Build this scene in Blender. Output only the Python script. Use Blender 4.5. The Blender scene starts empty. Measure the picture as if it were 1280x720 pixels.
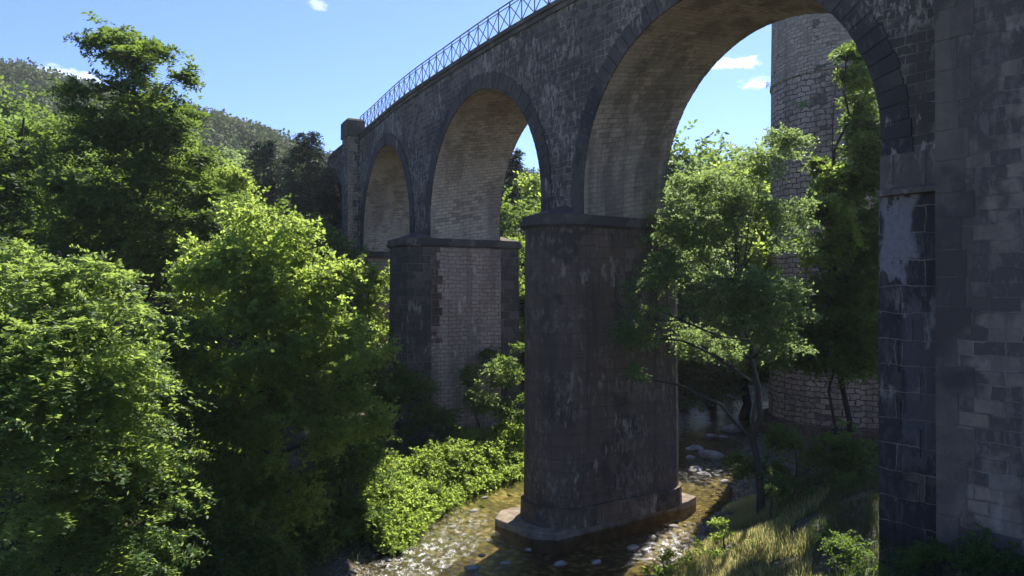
import bpy, math, random
import numpy as np
from mathutils import Vector, Matrix
PI = math.pi
R = math.radians
random.seed(7)
rng = np.random.default_rng(11)
scn = bpy.context.scene
COL = scn.collection

# ------------------------------------------------------------------ camera, light, exposure
CAMZ = 9.65
cam_d = bpy.data.cameras.new('camera'); cam = bpy.data.objects.new('camera', cam_d); COL.objects.link(cam)
cam.location = (0, 0, CAMZ); cam.rotation_euler = (R(90.31), 0, 0)
cam_d.sensor_width = 36; cam_d.lens = 26.16; cam_d.clip_end = 3000; cam_d.clip_start = 0.1
scn.camera = cam
SUN_AZ = math.atan2(.45, .893)          # clockwise from +Y
SUN_EL = R(50)
world = bpy.data.worlds.new('World'); scn.world = world; world.use_nodes = True
wt = world.node_tree; wt.nodes.clear()
def wn(t, **k):
    n = wt.nodes.new(t)
    for a, b in k.items(): setattr(n, a, b)
    return n
sky = wn('ShaderNodeTexSky', sky_type='NISHITA', sun_disc=False, sun_elevation=SUN_EL, sun_rotation=SUN_AZ)
sky.air_density = 1.0; sky.dust_density = 0.1; sky.ozone_density = 3.0; sky.altitude = 200
bg = wn('ShaderNodeBackground'); bg.inputs[1].default_value = 0.115
wout = wn('ShaderNodeOutputWorld')
# a few small clouds, fixed to directions of the sky
tc = wn('ShaderNodeTexCoord')
def cloud_chain(colsock, px, py, wx, wy, amp, scale, thr):
    d = Vector(((px-640)/930, 1, (365-py)/930)).normalized()
    sub = wn('ShaderNodeVectorMath', operation='SUBTRACT'); wt.links.new(tc.outputs['Generated'], sub.inputs[0]); sub.inputs[1].default_value = d
    mp = wn('ShaderNodeVectorMath', operation='MULTIPLY'); wt.links.new(sub.outputs[0], mp.inputs[0]); mp.inputs[1].default_value = (1/wx, 1/wx, 1/wy)
    ln = wn('ShaderNodeVectorMath', operation='LENGTH'); wt.links.new(mp.outputs[0], ln.inputs[0])
    nz = wn('ShaderNodeTexNoise'); nz.inputs['Scale'].default_value = scale; nz.inputs['Detail'].default_value = 7; nz.inputs['Roughness'].default_value = .62
    m2 = wn('ShaderNodeVectorMath', operation='MULTIPLY'); wt.links.new(tc.outputs['Generated'], m2.inputs[0]); m2.inputs[1].default_value = (1, 1, 2.2)
    wt.links.new(m2.outputs[0], nz.inputs['Vector'])
    mr = wn('ShaderNodeMapRange'); wt.links.new(ln.outputs['Value'], mr.inputs[0])
    mr.inputs[1].default_value = 0; mr.inputs[2].default_value = 1.3; mr.inputs[3].default_value = .30; mr.inputs[4].default_value = -.40
    ad = wn('ShaderNodeMath', operation='ADD'); wt.links.new(nz.outputs[0], ad.inputs[0]); wt.links.new(mr.outputs[0], ad.inputs[1])
    r2 = wn('ShaderNodeMapRange', interpolation_type='SMOOTHSTEP'); wt.links.new(ad.outputs[0], r2.inputs[0])
    r2.inputs[1].default_value = thr; r2.inputs[2].default_value = thr+.3; r2.inputs[3].default_value = 0; r2.inputs[4].default_value = amp
    mx = wn('ShaderNodeMix', data_type='RGBA'); wt.links.new(r2.outputs[0], mx.inputs[0]); wt.links.new(colsock, mx.inputs[6]); mx.inputs[7].default_value = (11, 11, 11.6, 1)
    return mx.outputs[2]
tint = wn('ShaderNodeMix', data_type='RGBA', blend_type='MULTIPLY'); tint.inputs[0].default_value = 1; wt.links.new(sky.outputs[0], tint.inputs[6]); tint.inputs[7].default_value = (.44, .55, .83, 1)
cs = tint.outputs[2]
cs = cloud_chain(cs, 918, 79, .062, .016, .95, 42, .47)
cs = cloud_chain(cs, 948, 103, .045, .013, .4, 46, .48)
cs = cloud_chain(cs, 396, 4, .024, .014, .2, 60, .5)
cs = cloud_chain(cs, 85, 97, .07, .02, .4, 34, .48)
wt.links.new(cs, bg.inputs[0]); wt.links.new(bg.outputs[0], wout.inputs[0])
sd = bpy.data.lights.new('sun', 'SUN'); sd.energy = 5.0; sd.angle = R(.5); sd.color = (1, .95, .86)
sun = bpy.data.objects.new('sun', sd); COL.objects.link(sun)
sv = Vector((math.sin(SUN_AZ)*math.cos(SUN_EL), math.cos(SUN_AZ)*math.cos(SUN_EL), math.sin(SUN_EL)))
sun.rotation_euler = sv.to_track_quat('Z', 'Y').to_euler(); sun.location = sv*60
vs = scn.view_settings; vs.view_transform = 'Standard'; vs.look = 'None'; vs.gamma = 1; vs.exposure = 1.28; vs.use_curve_mapping = False

# ------------------------------------------------------------------ helpers
def mesh_obj(name, V, F, mat, parent=None, uv=None, tone=None, smooth=False):
    me = bpy.data.meshes.new(name)
    if isinstance(F, np.ndarray):
        n, k = F.shape
        V = np.asarray(V, dtype=np.float32)
        me.vertices.add(len(V)); me.vertices.foreach_set('co', V.ravel())
        me.loops.add(n*k); me.loops.foreach_set('vertex_index', F.astype(np.int32).ravel())
        me.polygons.add(n); me.polygons.foreach_set('loop_start', np.arange(0, n*k, k, dtype=np.int32))
        me.update(calc_edges=True)
    else:
        me.from_pydata([tuple(v) for v in V], [], F)
    if uv is not None:                      # per loop list of (u,v)
        l = me.uv_layers.new(name='UVMap'); l.data.foreach_set('uv', np.asarray(uv, dtype=np.float32).ravel())
    if tone is not None:
        a = me.attributes.new('tone', 'FLOAT', 'POINT'); a.data.foreach_set('value', np.asarray(tone, dtype=np.float32))
    if smooth: me.shade_smooth()
    me.materials.append(mat)
    o = bpy.data.objects.new(name, me); COL.objects.link(o)
    if parent: o.parent = parent
    return o
def empty(name, loc=(0, 0, 0)):
    o = bpy.data.objects.new(name, None); COL.objects.link(o); o.location = loc; o.empty_display_size = .5; return o
def tag(o, label=None, cat=None, group=None, kind=None):
    if label: o['label'] = label
    if cat: o['category'] = cat
    if group: o['group'] = group
    if kind: o['kind'] = kind
    return o
class MB:                                   # mesh builder with uv per face corner
    def __init__(s): s.V = []; s.F = []; s.U = []
    def face(s, pts, uvs=None):
        b = len(s.V); s.V += [tuple(p) for p in pts]; s.F.append(list(range(b, b+len(pts))))
        if uvs is None:
            a, c = Vector(pts[0]), Vector(pts[1]); n = (c-a).cross(Vector(pts[-1])-a)
            if abs(n.z) > .7*n.length: uvs = [(p[0], p[1]) for p in pts]
            else:
                h = Vector((-n.y, n.x)).normalized() if (n.x or n.y) else Vector((1, 0))
                uvs = [(p[0]*h.x+p[1]*h.y, p[2]) for p in pts]
        s.U += [tuple(u) for u in uvs]
    def hexa(s, b, t):                      # bottom and top quads (counter-clockwise)
        s.face(t); s.face(b[::-1])
        for i in range(4):
            j = (i+1) % 4; s.face([b[i], b[j], t[j], t[i]])
    def prism(s, poly, z0, z1, poly1=None, cap=True):
        poly1 = poly1 or poly; u = 0
        for i in range(len(poly)):
            j = (i+1) % len(poly); a, b = poly[i], poly[j]
            L = math.dist(a, b)
            s.face([(*a, z0), (*b, z0), (*poly1[j], z1), (*poly1[i], z1)], [(u, z0), (u+L, z0), (u+L, z1), (u, z1)]); u += L
        if cap:
            s.face([(*p, z1) for p in poly1]); s.face([(*p, z0) for p in poly[::-1]])
    def build(s, name, mat, parent=None, weld=False, bevel=0, smooth=False):
        o = mesh_obj(name, s.V, s.F, mat, parent, uv=s.U, smooth=smooth)
        if weld or bevel:
            import bmesh
            bm = bmesh.new(); bm.from_mesh(o.data); bmesh.ops.remove_doubles(bm, verts=bm.verts, dist=.0005)
            if bevel:
                es = [e for e in bm.edges if len(e.link_faces) == 2 and e.calc_face_angle(0) > .5]
                bmesh.ops.bevel(bm, geom=es, offset=bevel, segments=1, affect='EDGES')
            bm.to_mesh(o.data); bm.free()
        return o
def tube(V, F, pts, rad, seg=6):
    """append a tapered tube along pts to python lists V, F"""
    base = len(V); n = len(pts)
    for i, p in enumerate(pts):
        p = Vector(p)
        d = (Vector(pts[min(i+1, n-1)])-Vector(pts[max(i-1, 0)])).normalized()
        a = d.orthogonal().normalized(); b = d.cross(a)
        if i: # keep frame stable
            a = (pa-d*pa.dot(d)).normalized(); b = d.cross(a)
        pa = a
        for k in range(seg):
            t = 2*PI*k/seg; V.append(tuple(p+(a*math.cos(t)+b*math.sin(t))*rad[i]))
    for i in range(n-1):
        for k in range(seg):
            k2 = (k+1) % seg
            F.append((base+i*seg+k, base+i*seg+k2, base+(i+1)*seg+k2, base+(i+1)*seg+k))
    F.append(tuple(base+(n-1)*seg+k for k in range(seg)))

# ------------------------------------------------------------------ materials
class NT:
    def __init__(s, name):
        s.m = bpy.data.materials.new(name); s.m.use_nodes = True; s.t = s.m.node_tree; s.t.nodes.clear()
        s.out = s.n('ShaderNodeOutputMaterial')
    def n(s, t, ins=None, **k):
        nd = s.t.nodes.new(t)
        for a, b in k.items(): setattr(nd, a, b)
        for a, b in (ins or {}).items():
            if isinstance(b, bpy.types.NodeSocket): s.t.links.new(b, nd.inputs[a])
            else: nd.inputs[a].default_value = b
        return nd
    def math(s, op, a, b=0, clamp=False):
        nd = s.n('ShaderNodeMath', {0: a, 1: b}, operation=op, use_clamp=clamp); return nd.outputs[0]
    def vm(s, op, a, b):
        return s.n('ShaderNodeVectorMath', {0: a, 1: b}, operation=op).outputs[0]
    def noise(s, vec, scale, detail=4, rough=.55, out=0):
        return s.n('ShaderNodeTexNoise', {'Vector': vec, 'Scale': scale, 'Detail': detail, 'Roughness': rough}).outputs[out]
    def ramp(s, x, a, b, lo=0, hi=1):
        return s.n('ShaderNodeMapRange', {0: x, 1: a, 2: b, 3: lo, 4: hi}, interpolation_type='SMOOTHSTEP').outputs[0]
    def mix(s, f, a, b, blend='MIX'):
        a = (*a, 1) if isinstance(a, tuple) and len(a) == 3 else a
        b = (*b, 1) if isinstance(b, tuple) and len(b) == 3 else b
        return s.n('ShaderNodeMix', {0: f, 6: a, 7: b}, data_type='RGBA', blend_type=blend).outputs[2]
    def bump(s, h, strength=.5, dist=.05):
        return s.n('ShaderNodeBump', {'Height': h, 'Strength': strength, 'Distance': dist}).outputs[0]
    def bsdf(s, col, rough=.9, normal=None, spec=.2):
        i = {'Base Color': col if isinstance(col, bpy.types.NodeSocket) else (*col, 1), 'Roughness': rough, 'Specular IOR Level': spec}
        if normal: i['Normal'] = normal
        b = s.n('ShaderNodeBsdfPrincipled', i); s.t.links.new(b.outputs[0], s.out.inputs[0]); return b

def masonry(name, bw, bh, mortar, c1, c2, cm, crust=(.028, .030, .036), crust_amt=.5, pale=(.30, .285, .25), pale_amt=.4,
            distort=.05, bumpd=.03, streak=.5, patch_scale=.35, brown=0, mortar_pale=0, panels=(), fleck=0, cellw=.35):
    wm = lambda c: (c[0]*1.08, c[1]*1.0, c[2]*.86)
    c1, c2, cm, crust, pale = wm(c1), wm(c2), wm(cm), wm(crust), wm(pale)
    t = NT(name)
    uv = t.n('ShaderNodeTexCoord').outputs['UV']; P = t.n('ShaderNodeNewGeometry').outputs['Position']
    nv = t.n('ShaderNodeTexNoise', {'Vector': uv, 'Scale': 1.7, 'Detail': 3}).outputs['Color']
    dv = t.n('ShaderNodeVectorMath', {0: nv, 1: (.5, .5, .5)}, operation='SUBTRACT').outputs[0]
    dv = t.vm('MULTIPLY', dv, (distort*2, distort*1.6, 0)); uvd = t.vm('ADD', uv, dv)
    br = t.n('ShaderNodeTexBrick', {'Vector': uvd, 'Color1': (0, 0, 0, 1), 'Color2': (1, 1, 1, 1), 'Mortar': (.5, .5, .5, 1), 'Scale': 1.0,
             'Mortar Size': mortar, 'Mortar Smooth': .35, 'Bias': 0, 'Brick Width': bw, 'Row Height': bh}, offset=.5)
    cell = br.outputs[0]; fac = br.outputs[1]
    fine = t.noise(P, 9, 6, .7); mid = t.noise(P, 1.1, 5, .6); big = t.noise(P, patch_scale, 4, .55)
    stone = t.mix(cell, c1, c2)
    stone = t.mix(t.ramp(fine, .25, .8), t.mix(.35, stone, (.02, .02, .02)), stone)
    stone = t.mix(t.ramp(mid, .35, .7, 0, .5), stone, (c2[0]*1.25, c2[1]*1.15, c2[2]*1.0))
    # per-stone crust: a darkened stone here and there, growing together in patches
    cellv = t.n('ShaderNodeSeparateColor', {0: cell}).outputs[0]
    pm = t.math('ADD', t.math('MULTIPLY', cellv, cellw), t.math('ADD', t.math('MULTIPLY', big, .9), t.math('MULTIPLY', mid, .5)))
    cmask = t.ramp(pm, 1.12-crust_amt*.75, 1.24-crust_amt*.75)
    sc = t.vm('MULTIPLY', P, (1.8, 1.8, .16)); st = t.noise(sc, 1.0, 5, .6)
    smask = t.math('MULTIPLY', t.ramp(st, .5, .68), streak)
    mort = t.mix(t.ramp(mid, .4, .65), cm, (cm[0]*.5, cm[1]*.5, cm[2]*.52))
    col = t.mix(fac, stone, mort)
    crusted = t.mix(t.math('MULTIPLY', fac, .3+.5*mortar_pale), crust, mort)
    col = t.mix(t.math('MULTIPLY', cmask, .93), col, crusted)
    if brown:
        bs = t.noise(t.vm('MULTIPLY', P, (.9, .9, .09)), 1.0, 4, .6)
        col = t.mix(t.math('MULTIPLY', t.ramp(bs, .45, .62), brown), col, (.085, .062, .045))
    col = t.mix(smask, col, crust)
    # efflorescence: pale lime runs, stretched downwards
    pn = t.noise(t.vm('MULTIPLY', P, (1.6, 1.6, .55)), 1.3, 7, .68); pb = t.noise(t.vm('ADD', P, (31, 7, 3)), .33, 2, .5)
    pmask = t.math('MULTIPLY', t.ramp(pn, .56, .63), t.math('MULTIPLY', t.ramp(pb, .62-.3*pale_amt, .75-.3*pale_amt), min(1, .35+pale_amt)))
    col = t.mix(pmask, col, pale)
    if fleck:
        fn = t.noise(t.vm('MULTIPLY', P, (3.6, 3.6, 1.5)), 1.5, 6, .7); fz = t.noise(t.vm('ADD', P, (5, 17, 11)), .42, 3, .6)
        fm = t.math('MULTIPLY', t.ramp(t.math('ADD', fn, t.math('MULTIPLY', cellv, .10)), .56, .64), t.ramp(fz, .40, .56))
        col = t.mix(t.math('MULTIPLY', fm, fleck), col, t.mix(t.ramp(fine, .3, .7), pale, tuple(c*.6 for c in pale)))
    for (u0, u1, v0, v1, pc, amt) in panels:       # smears with a place of their own
        sp = t.n('ShaderNodeSeparateXYZ', {0: P}); wob = t.math('MULTIPLY', t.math('SUBTRACT', t.noise(t.vm('MULTIPLY', P, (1, 1, .5)), 2.4, 6, .65), .5), .7)
        a = t.math('ADD', sp.outputs[0], wob); b = t.math('ADD', sp.outputs[2], t.math('MULTIPLY', wob, 4.5))
        f = t.math('MULTIPLY', t.ramp(a, u0, u0+.12), t.ramp(a, u1, u1-.12)); f = t.math('MULTIPLY', f, t.math('MULTIPLY', t.ramp(b, v0, v0+.35), t.ramp(b, v1, v1-.12)))
        col = t.mix(t.math('MULTIPLY', f, amt), col, t.mix(t.ramp(fine, .3, .7), pc, tuple(c*.7 for c in pc)))
    h = t.math('ADD', t.math('MULTIPLY', t.math('SUBTRACT', 1, fac), .8), t.math('ADD', t.math('MULTIPLY', fine, .35), t.math('ADD', t.math('MULTIPLY', mid, .5), t.math('MULTIPLY', cellv, .3))))
    t.bsdf(col, .93, t.bump(h, .9, bumpd), .15)
    return t.m

M = {}
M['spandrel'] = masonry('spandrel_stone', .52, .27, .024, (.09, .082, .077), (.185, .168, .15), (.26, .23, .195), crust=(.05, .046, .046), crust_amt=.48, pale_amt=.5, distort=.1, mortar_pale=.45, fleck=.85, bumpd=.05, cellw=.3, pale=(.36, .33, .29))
M['soffit'] = masonry('soffit_stone', .46, .2, .016, (.42, .37, .32), (.54, .48, .415), (.30, .265, .23), crust=(.26, .225, .19), crust_amt=.2, pale=(.5, .47, .41), pale_amt=.35, distort=.08, streak=.25, brown=.4, bumpd=.06, fleck=.3)
M['soffit_dark'] = masonry('brown_soffit_stone', .46, .2, .014, (.34, .29, .24), (.42, .365, .30), (.28, .245, .205), crust=(.22, .19, .155), crust_amt=.24, pale_amt=.4, distort=.09, streak=.4, brown=.6, bumpd=.06, fleck=.15)  # darker, browner copy of the soffit stone, used on the nearest arch
M['pier_side'] = masonry('pier_infill_stone', .5, .235, .022, (.33, .265, .225), (.46, .385, .33), (.24, .195, .165), crust=(.22, .18, .15), crust_amt=.3, pale=(.5, .44, .38), fleck=.3, cellw=.15, pale_amt=.5, distort=.15, streak=.3, brown=.4)
M['pier_nose'] = masonry('pier_nose_stone', .95, .47, .018, (.11, .095, .085), (.18, .158, .138), (.24, .21, .18), crust=(.06, .053, .05), fleck=.2, crust_amt=.5, pale_amt=.25, distort=.04, streak=.4, mortar_pale=.3)
M['smooth_pier'] = masonry('rendered_pier_stone', 1.1, .5, .008, (.125, .094, .076), (.14, .107, .087), (.095, .074, .062), crust=(.055, .045, .04), crust_amt=.5, pale=(.26, .225, .19), pale_amt=.6, distort=.08, streak=.7, brown=.4, bumpd=.04, fleck=.5, cellw=.08)
M['cap'] = masonry('cap_stone', 1.0, 3.0, .012, (.10, .09, .083), (.16, .145, .13), (.07, .06, .055), crust=(.06, .054, .052), crust_amt=.45, pale_amt=.3, distort=.01)
M['ring'] = masonry('voussoir_stone', 30, 30, .0, (.066, .06, .06), (.092, .084, .08), (.05, .05, .05), crust_amt=.5, pale_amt=.42, distort=.0, bumpd=.04, fleck=.35)
M['wall4'] = masonry('abutment_stone', .66, .34, .022, (.17, .147, .128), (.26, .23, .205), (.21, .195, .175), crust=(.07, .062, .06), cellw=.3, crust_amt=.5, pale=(.27, .255, .235), pale_amt=.35, distort=.1, mortar_pale=.35, bumpd=.05, fleck=.35, patch_scale=.6)
M['quoin'] = masonry('quoin_stone', 30, 30, 0, (.10, .09, .084), (.15, .134, .122), (.05, .05, .05), crust=(.055, .05, .05), crust_amt=.42, pale=(.2, .19, .175), pale_amt=.35, distort=0, bumpd=.05, fleck=.15)
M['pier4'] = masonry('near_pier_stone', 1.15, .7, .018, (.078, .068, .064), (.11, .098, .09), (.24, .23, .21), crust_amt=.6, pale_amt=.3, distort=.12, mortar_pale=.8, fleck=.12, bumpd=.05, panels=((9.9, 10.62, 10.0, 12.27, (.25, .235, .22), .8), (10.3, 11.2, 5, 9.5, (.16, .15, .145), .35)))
M['tower_low'] = masonry('tower_block_stone', .66, .34, .034, (.29, .25, .22), (.44, .385, .335), (.09, .075, .065), crust=(.10, .085, .075), crust_amt=.2, pale_amt=.3, distort=.28, streak=.3, bumpd=.1, brown=.3)
M['tower_up'] = masonry('tower_rubble_stone', .5, .26, .03, (.27, .235, .205), (.42, .365, .315), (.23, .2, .175), crust=(.06, .055, .05), crust_amt=.15, pale_amt=.3, distort=.3, streak=.3, bumpd=.09)
t = NT('footing_concrete'); P = t.n('ShaderNodeNewGeometry').outputs['Position']
nn = t.noise(P, 2.2, 6, .65); f = t.noise(P, 22, 4, .7)
t.bsdf(t.mix(t.ramp(nn, .3, .7), (.27, .215, .15), (.13, .10, .072)), .85, t.bump(t.math('ADD', nn, t.math('MULTIPLY', f, .3)), .5, .03)); M['concrete'] = t.m
t = NT('painted_iron'); P = t.n('ShaderNodeNewGeometry').outputs['Position']
t.bsdf(t.mix(t.ramp(t.noise(P, 14, 4), .45, .65), (.022, .023, .026), (.05, .03, .022)), .6, None, .4); M['iron'] = t.m

def leaf_mat(name, dark, light, trans, tmix=.5, rough=.6):
    t = NT(name)
    a = t.n('ShaderNodeAttribute', attribute_name='tone').outputs['Fac']
    c = t.mix(a, dark, light); tcol = t.mix(a, tuple(x*.6 for x in trans), trans)
    d = t.n('ShaderNodeBsdfPrincipled', {'Base Color': c, 'Roughness': rough, 'Specular IOR Level': .22})
    tr = t.n('ShaderNodeBsdfTranslucent', {'Color': tcol})
    mx = t.n('ShaderNodeMixShader', {0: tmix, 1: d.outputs[0], 2: tr.outputs[0]}); t.t.links.new(mx.outputs[0], t.out.inputs[0])
    return t.m
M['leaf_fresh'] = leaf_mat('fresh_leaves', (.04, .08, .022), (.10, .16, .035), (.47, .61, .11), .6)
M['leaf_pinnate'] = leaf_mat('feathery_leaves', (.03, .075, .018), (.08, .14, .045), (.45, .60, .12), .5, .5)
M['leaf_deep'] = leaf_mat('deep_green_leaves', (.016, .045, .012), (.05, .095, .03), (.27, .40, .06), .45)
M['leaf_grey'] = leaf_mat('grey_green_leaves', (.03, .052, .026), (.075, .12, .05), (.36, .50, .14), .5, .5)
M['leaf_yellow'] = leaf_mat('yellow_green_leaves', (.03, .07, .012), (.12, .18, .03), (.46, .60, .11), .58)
M['needle'] = leaf_mat('conifer_needles', (.018, .04, .022), (.045, .08, .04), (.04, .09, .03), .2, .6)
M['leaf_hill'] = leaf_mat('hillside_leaves', (.07, .09, .045), (.19, .20, .105), (.10, .14, .04), .3, .8)
M['grass'] = leaf_mat('sunlit_grass', (.16, .19, .04), (.46, .40, .20), (.60, .55, .22), .55, .6)  # blades of the lit bank, sunlight boosted into their yellow
M['grass_shade'] = leaf_mat('shade_toned_grass', (.05, .07, .025), (.11, .12, .045), (.12, .17, .04), .4, .6)  # darker copy for the shaded banks, shade put into the blade colour
t = NT('bark'); P = t.n('ShaderNodeNewGeometry').outputs['Position']
b = t.noise(t.vm('MULTIPLY', P, (6, 6, 1.2)), 2, 6, .7)
t.bsdf(t.mix(b, (.018, .015, .012), (.065, .055, .045)), .95, t.bump(b, .8, .04)); M['bark'] = t.m
t = NT('earth'); P = t.n('ShaderNodeNewGeometry').outputs['Position']
a = t.noise(P, .5, 6, .6); b = t.noise(P, 6, 6, .7); v = t.n('ShaderNodeTexVoronoi', {'Vector': P, 'Scale': 5.5}).outputs['Distance']
c = t.mix(t.ramp(a, .4, .62), (.10, .082, .058), (.05, .062, .025)); c = t.mix(t.ramp(b, .45, .7), c, (.17, .145, .11))
t.bsdf(c, .95, t.bump(t.math('ADD', b, t.math('MULTIPLY', v, .6)), .9, .12)); M['earth'] = t.m
t = NT('river_bed'); P = t.n('ShaderNodeNewGeometry').outputs['Position']
v = t.n('ShaderNodeTexVoronoi', {'Vector': P, 'Scale': 3.2, 'Randomness': 1}); a = t.noise(P, .45, 5, .6)
vc = t.n('ShaderNodeSeparateColor', {0: v.outputs['Color']}).outputs[0]
c = t.mix(vc, (.17, .135, .05), (.33, .27, .13)); c = t.mix(t.ramp(a, .4, .65), c, (.10, .085, .03))
c = t.mix(t.ramp(v.outputs['Distance'], .35, .6, 0, .8), c, (.05, .038, .015))
t.bsdf(c, .8, t.bump(v.outputs['Distance'], .8, -.08)); M['bed'] = t.m
t = NT('boulder'); P = t.n('ShaderNodeNewGeometry').outputs['Position']
a = t.noise(P, 3, 6, .65); t.bsdf(t.mix(t.ramp(a, .3, .7), (.17, .15, .125), (.33, .30, .265)), .85, t.bump(a, .7, .06)); M['rock'] = t.m
t = NT('wet_gravel'); P = t.n('ShaderNodeNewGeometry').outputs['Position']
a = t.noise(P, 5, 4, .6); t.bsdf(t.mix(t.ramp(a, .35, .65), (.09, .075, .055), (.22, .19, .15)), .6, None, .3); M['gravel'] = t.m
t = NT('clear_shallow_water'); P = t.n('ShaderNodeNewGeometry').outputs['Position']
sp = t.n('ShaderNodeSeparateXYZ', {0: P})
rap = t.ramp(t.noise(t.vm('MULTIPLY', P, (.22, .16, 0)), 1.0, 2, .5), .44, .60)
att = t.n('ShaderNodeAttribute', attribute_name='tone').outputs['Fac']       # 1 in the riffles
rap = t.math('MULTIPLY', att, 1)
w1 = t.noise(t.vm('MULTIPLY', P, (1.5, 1.0, 1)), 1.6, 4, .55); w2 = t.noise(t.vm('MULTIPLY', P, (1.3, .9, 1)), 7, 5, .62)
h = t.math('ADD', t.math('MULTIPLY', w1, .5), t.math('MULTIPLY', w2, t.math('ADD', .16, t.math('MULTIPLY', rap, 1.0))))
nrm = t.bump(h, 1.0, .075)
fr = t.n('ShaderNodeFresnel', {'IOR': 1.33, 'Normal': nrm}).outputs[0]
gl = t.n('ShaderNodeBsdfGlossy', {'Color': (1, 1, 1, 1), 'Roughness': .07, 'Normal': nrm})
tp = t.n('ShaderNodeBsdfTransparent', {'Color': (.86, .82, .62, 1)})
mx = t.n('ShaderNodeMixShader', {0: fr, 1: tp.outputs[0], 2: gl.outputs[0]})
foam_n = t.math('ADD', t.math('MULTIPLY', t.noise(t.vm('MULTIPLY', P, (1.6, 1.0, 1)), 2.4, 3, .5), .45), t.math('MULTIPLY', t.noise(t.vm('MULTIPLY', P, (1.5, 1.0, 1)), 13, 4, .7), .55))
foam = t.math('MULTIPLY', t.ramp(foam_n, .51, .60), rap)
fd = t.n('ShaderNodeBsdfPrincipled', {'Base Color': (.62, .62, .60, 1), 'Roughness': .35, 'Normal': nrm, 'Specular IOR Level': .8})
mx2 = t.n('ShaderNodeMixShader', {0: t.math('MULTIPLY', foam, .65), 1: mx.outputs[0], 2: fd.outputs[0]}); t.t.links.new(mx2.outputs[0], t.out.inputs[0]); M['water'] = t.m

# ------------------------------------------------------------------ ground, river, hill
LB = np.array([(-9, -40), (-6.5, 0), (-6, 15), (-5.6, 24), (-4.3, 29), (-3.9, 31.5), (-2.7, 35), (.4, 39.5), (5, 47), (9, 54), (17, 66), (40, 90), (110, 140)])
RB = np.array([(0, -40), (2, 0), (2.2, 12), (2.6, 20), (3.9, 24), (5.4, 26.2), (7.2, 29), (9.4, 33), (13.2, 43), (15.6, 50), (19, 58), (28, 70), (50, 90), (120, 134)])
def xl(y): return np.interp(y, LB[:, 1], LB[:, 0])
def xr(y): return np.interp(y, RB[:, 1], RB[:, 0])
def wav(x, y): return (np.sin(x*.9+1.3*np.sin(y*.5))*np.cos(y*.8+.7*np.sin(x*.6))+.5*np.sin(x*2.3+y*1.7)*np.cos(y*2.1-x*.9))
RIDGE_X = [-260, -151, -130, -90, -64, -53, 5, 45, 120, 300]
RIDGE_H = [79, 74, 69, 60, 51, 46, 43, 26, 28, 45]
def gz(x, y):
    x = np.asarray(x, float); y = np.asarray(y, float)
    dl = (xl(y)-x)*.72; dr = (x-xr(y))*.72
    wob = .25*wav(x, y)
    ol = np.interp(dl+wob, [-3, -1, 0, .6, 1.6, 6, 15, 40, 90, 250], [-.55, -.4, -.03, .35, .8, 2.0, 3.6, 8, 16, 30])
    orr = np.interp(dr+wob, [-3, -1, 0, .6, 1.6, 5.6, 9, 20, 60, 250], [-.55, -.4, -.03, .3, .75, 3.1, 4.6, 7, 14, 34])
    orr = orr*(1-.92*np.exp(-(((x-20)/6.5)**2+((y-44)/7.5)**2)*(1.0)))*1.0
    z = np.where(dl > dr, ol, orr)
    z = z+.12*wav(x*.7, y*.7)*np.clip(np.maximum(dl, dr), 0, 1)
    k = np.clip((y-80)/150, 0, 1); k = k*k*(3-2*k)
    rh = np.interp(x*220/np.maximum(y, 150), RIDGE_X, RIDGE_H)
    back = np.clip((y-230)/200, 0, 1)
    return z*(1-k)+k*(rh-4+3*wav(x*.06, y*.05)-back*10)
def grid(name, xs, ys, zf, mat, skip=None):
    X, Y = np.meshgrid(xs, ys); Z = zf(X, Y); V = np.stack([X, Y, Z], -1).reshape(-1, 3)
    nx = len(xs); i, j = np.meshgrid(np.arange(len(ys)-1), np.arange(nx-1), indexing='ij'); a = (i*nx+j).ravel()
    F = np.stack([a, a+1, a+nx+1, a+nx], 1)
    return mesh_obj(name, V, F, mat, smooth=True)
xs = np.concatenate([np.arange(-300, -40, 8), np.arange(-40, -14, 1.0), np.arange(-14, 26, .3), np.arange(26, 60, 1.0), np.arange(60, 301, 8)])
ys = np.concatenate([np.arange(-40, 14, 2.0), np.arange(14, 64, .35), np.arange(64, 96.1, 1.2)]); ys[-1] = 96
def gz_ground(x, y): return gz(x, y)
g = grid('ground', xs, ys, gz_ground, M['earth']); tag(g, kind='structure')
# the bed uses a second slot where the ground dips under water
g.data.materials.append(M['bed'])
zc = np.empty(len(g.data.vertices)*3, dtype=np.float32); g.data.vertices.foreach_get('co', zc); zc = zc.reshape(-1, 3)[:, 2]
fi = np.empty(len(g.data.polygons)*4, dtype=np.int32); g.data.loops.foreach_get('vertex_index', fi); mi = (zc[fi.reshape(-1, 4)].mean(1) < .06).astype(np.int32)
g.data.polygons.foreach_set('material_index', mi)
h_ = grid('hill', np.arange(-420, 421, 6.0), np.concatenate([[96], np.arange(102, 600, 8.0)]), gz, M['earth']); tag(h_, kind='structure')
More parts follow.
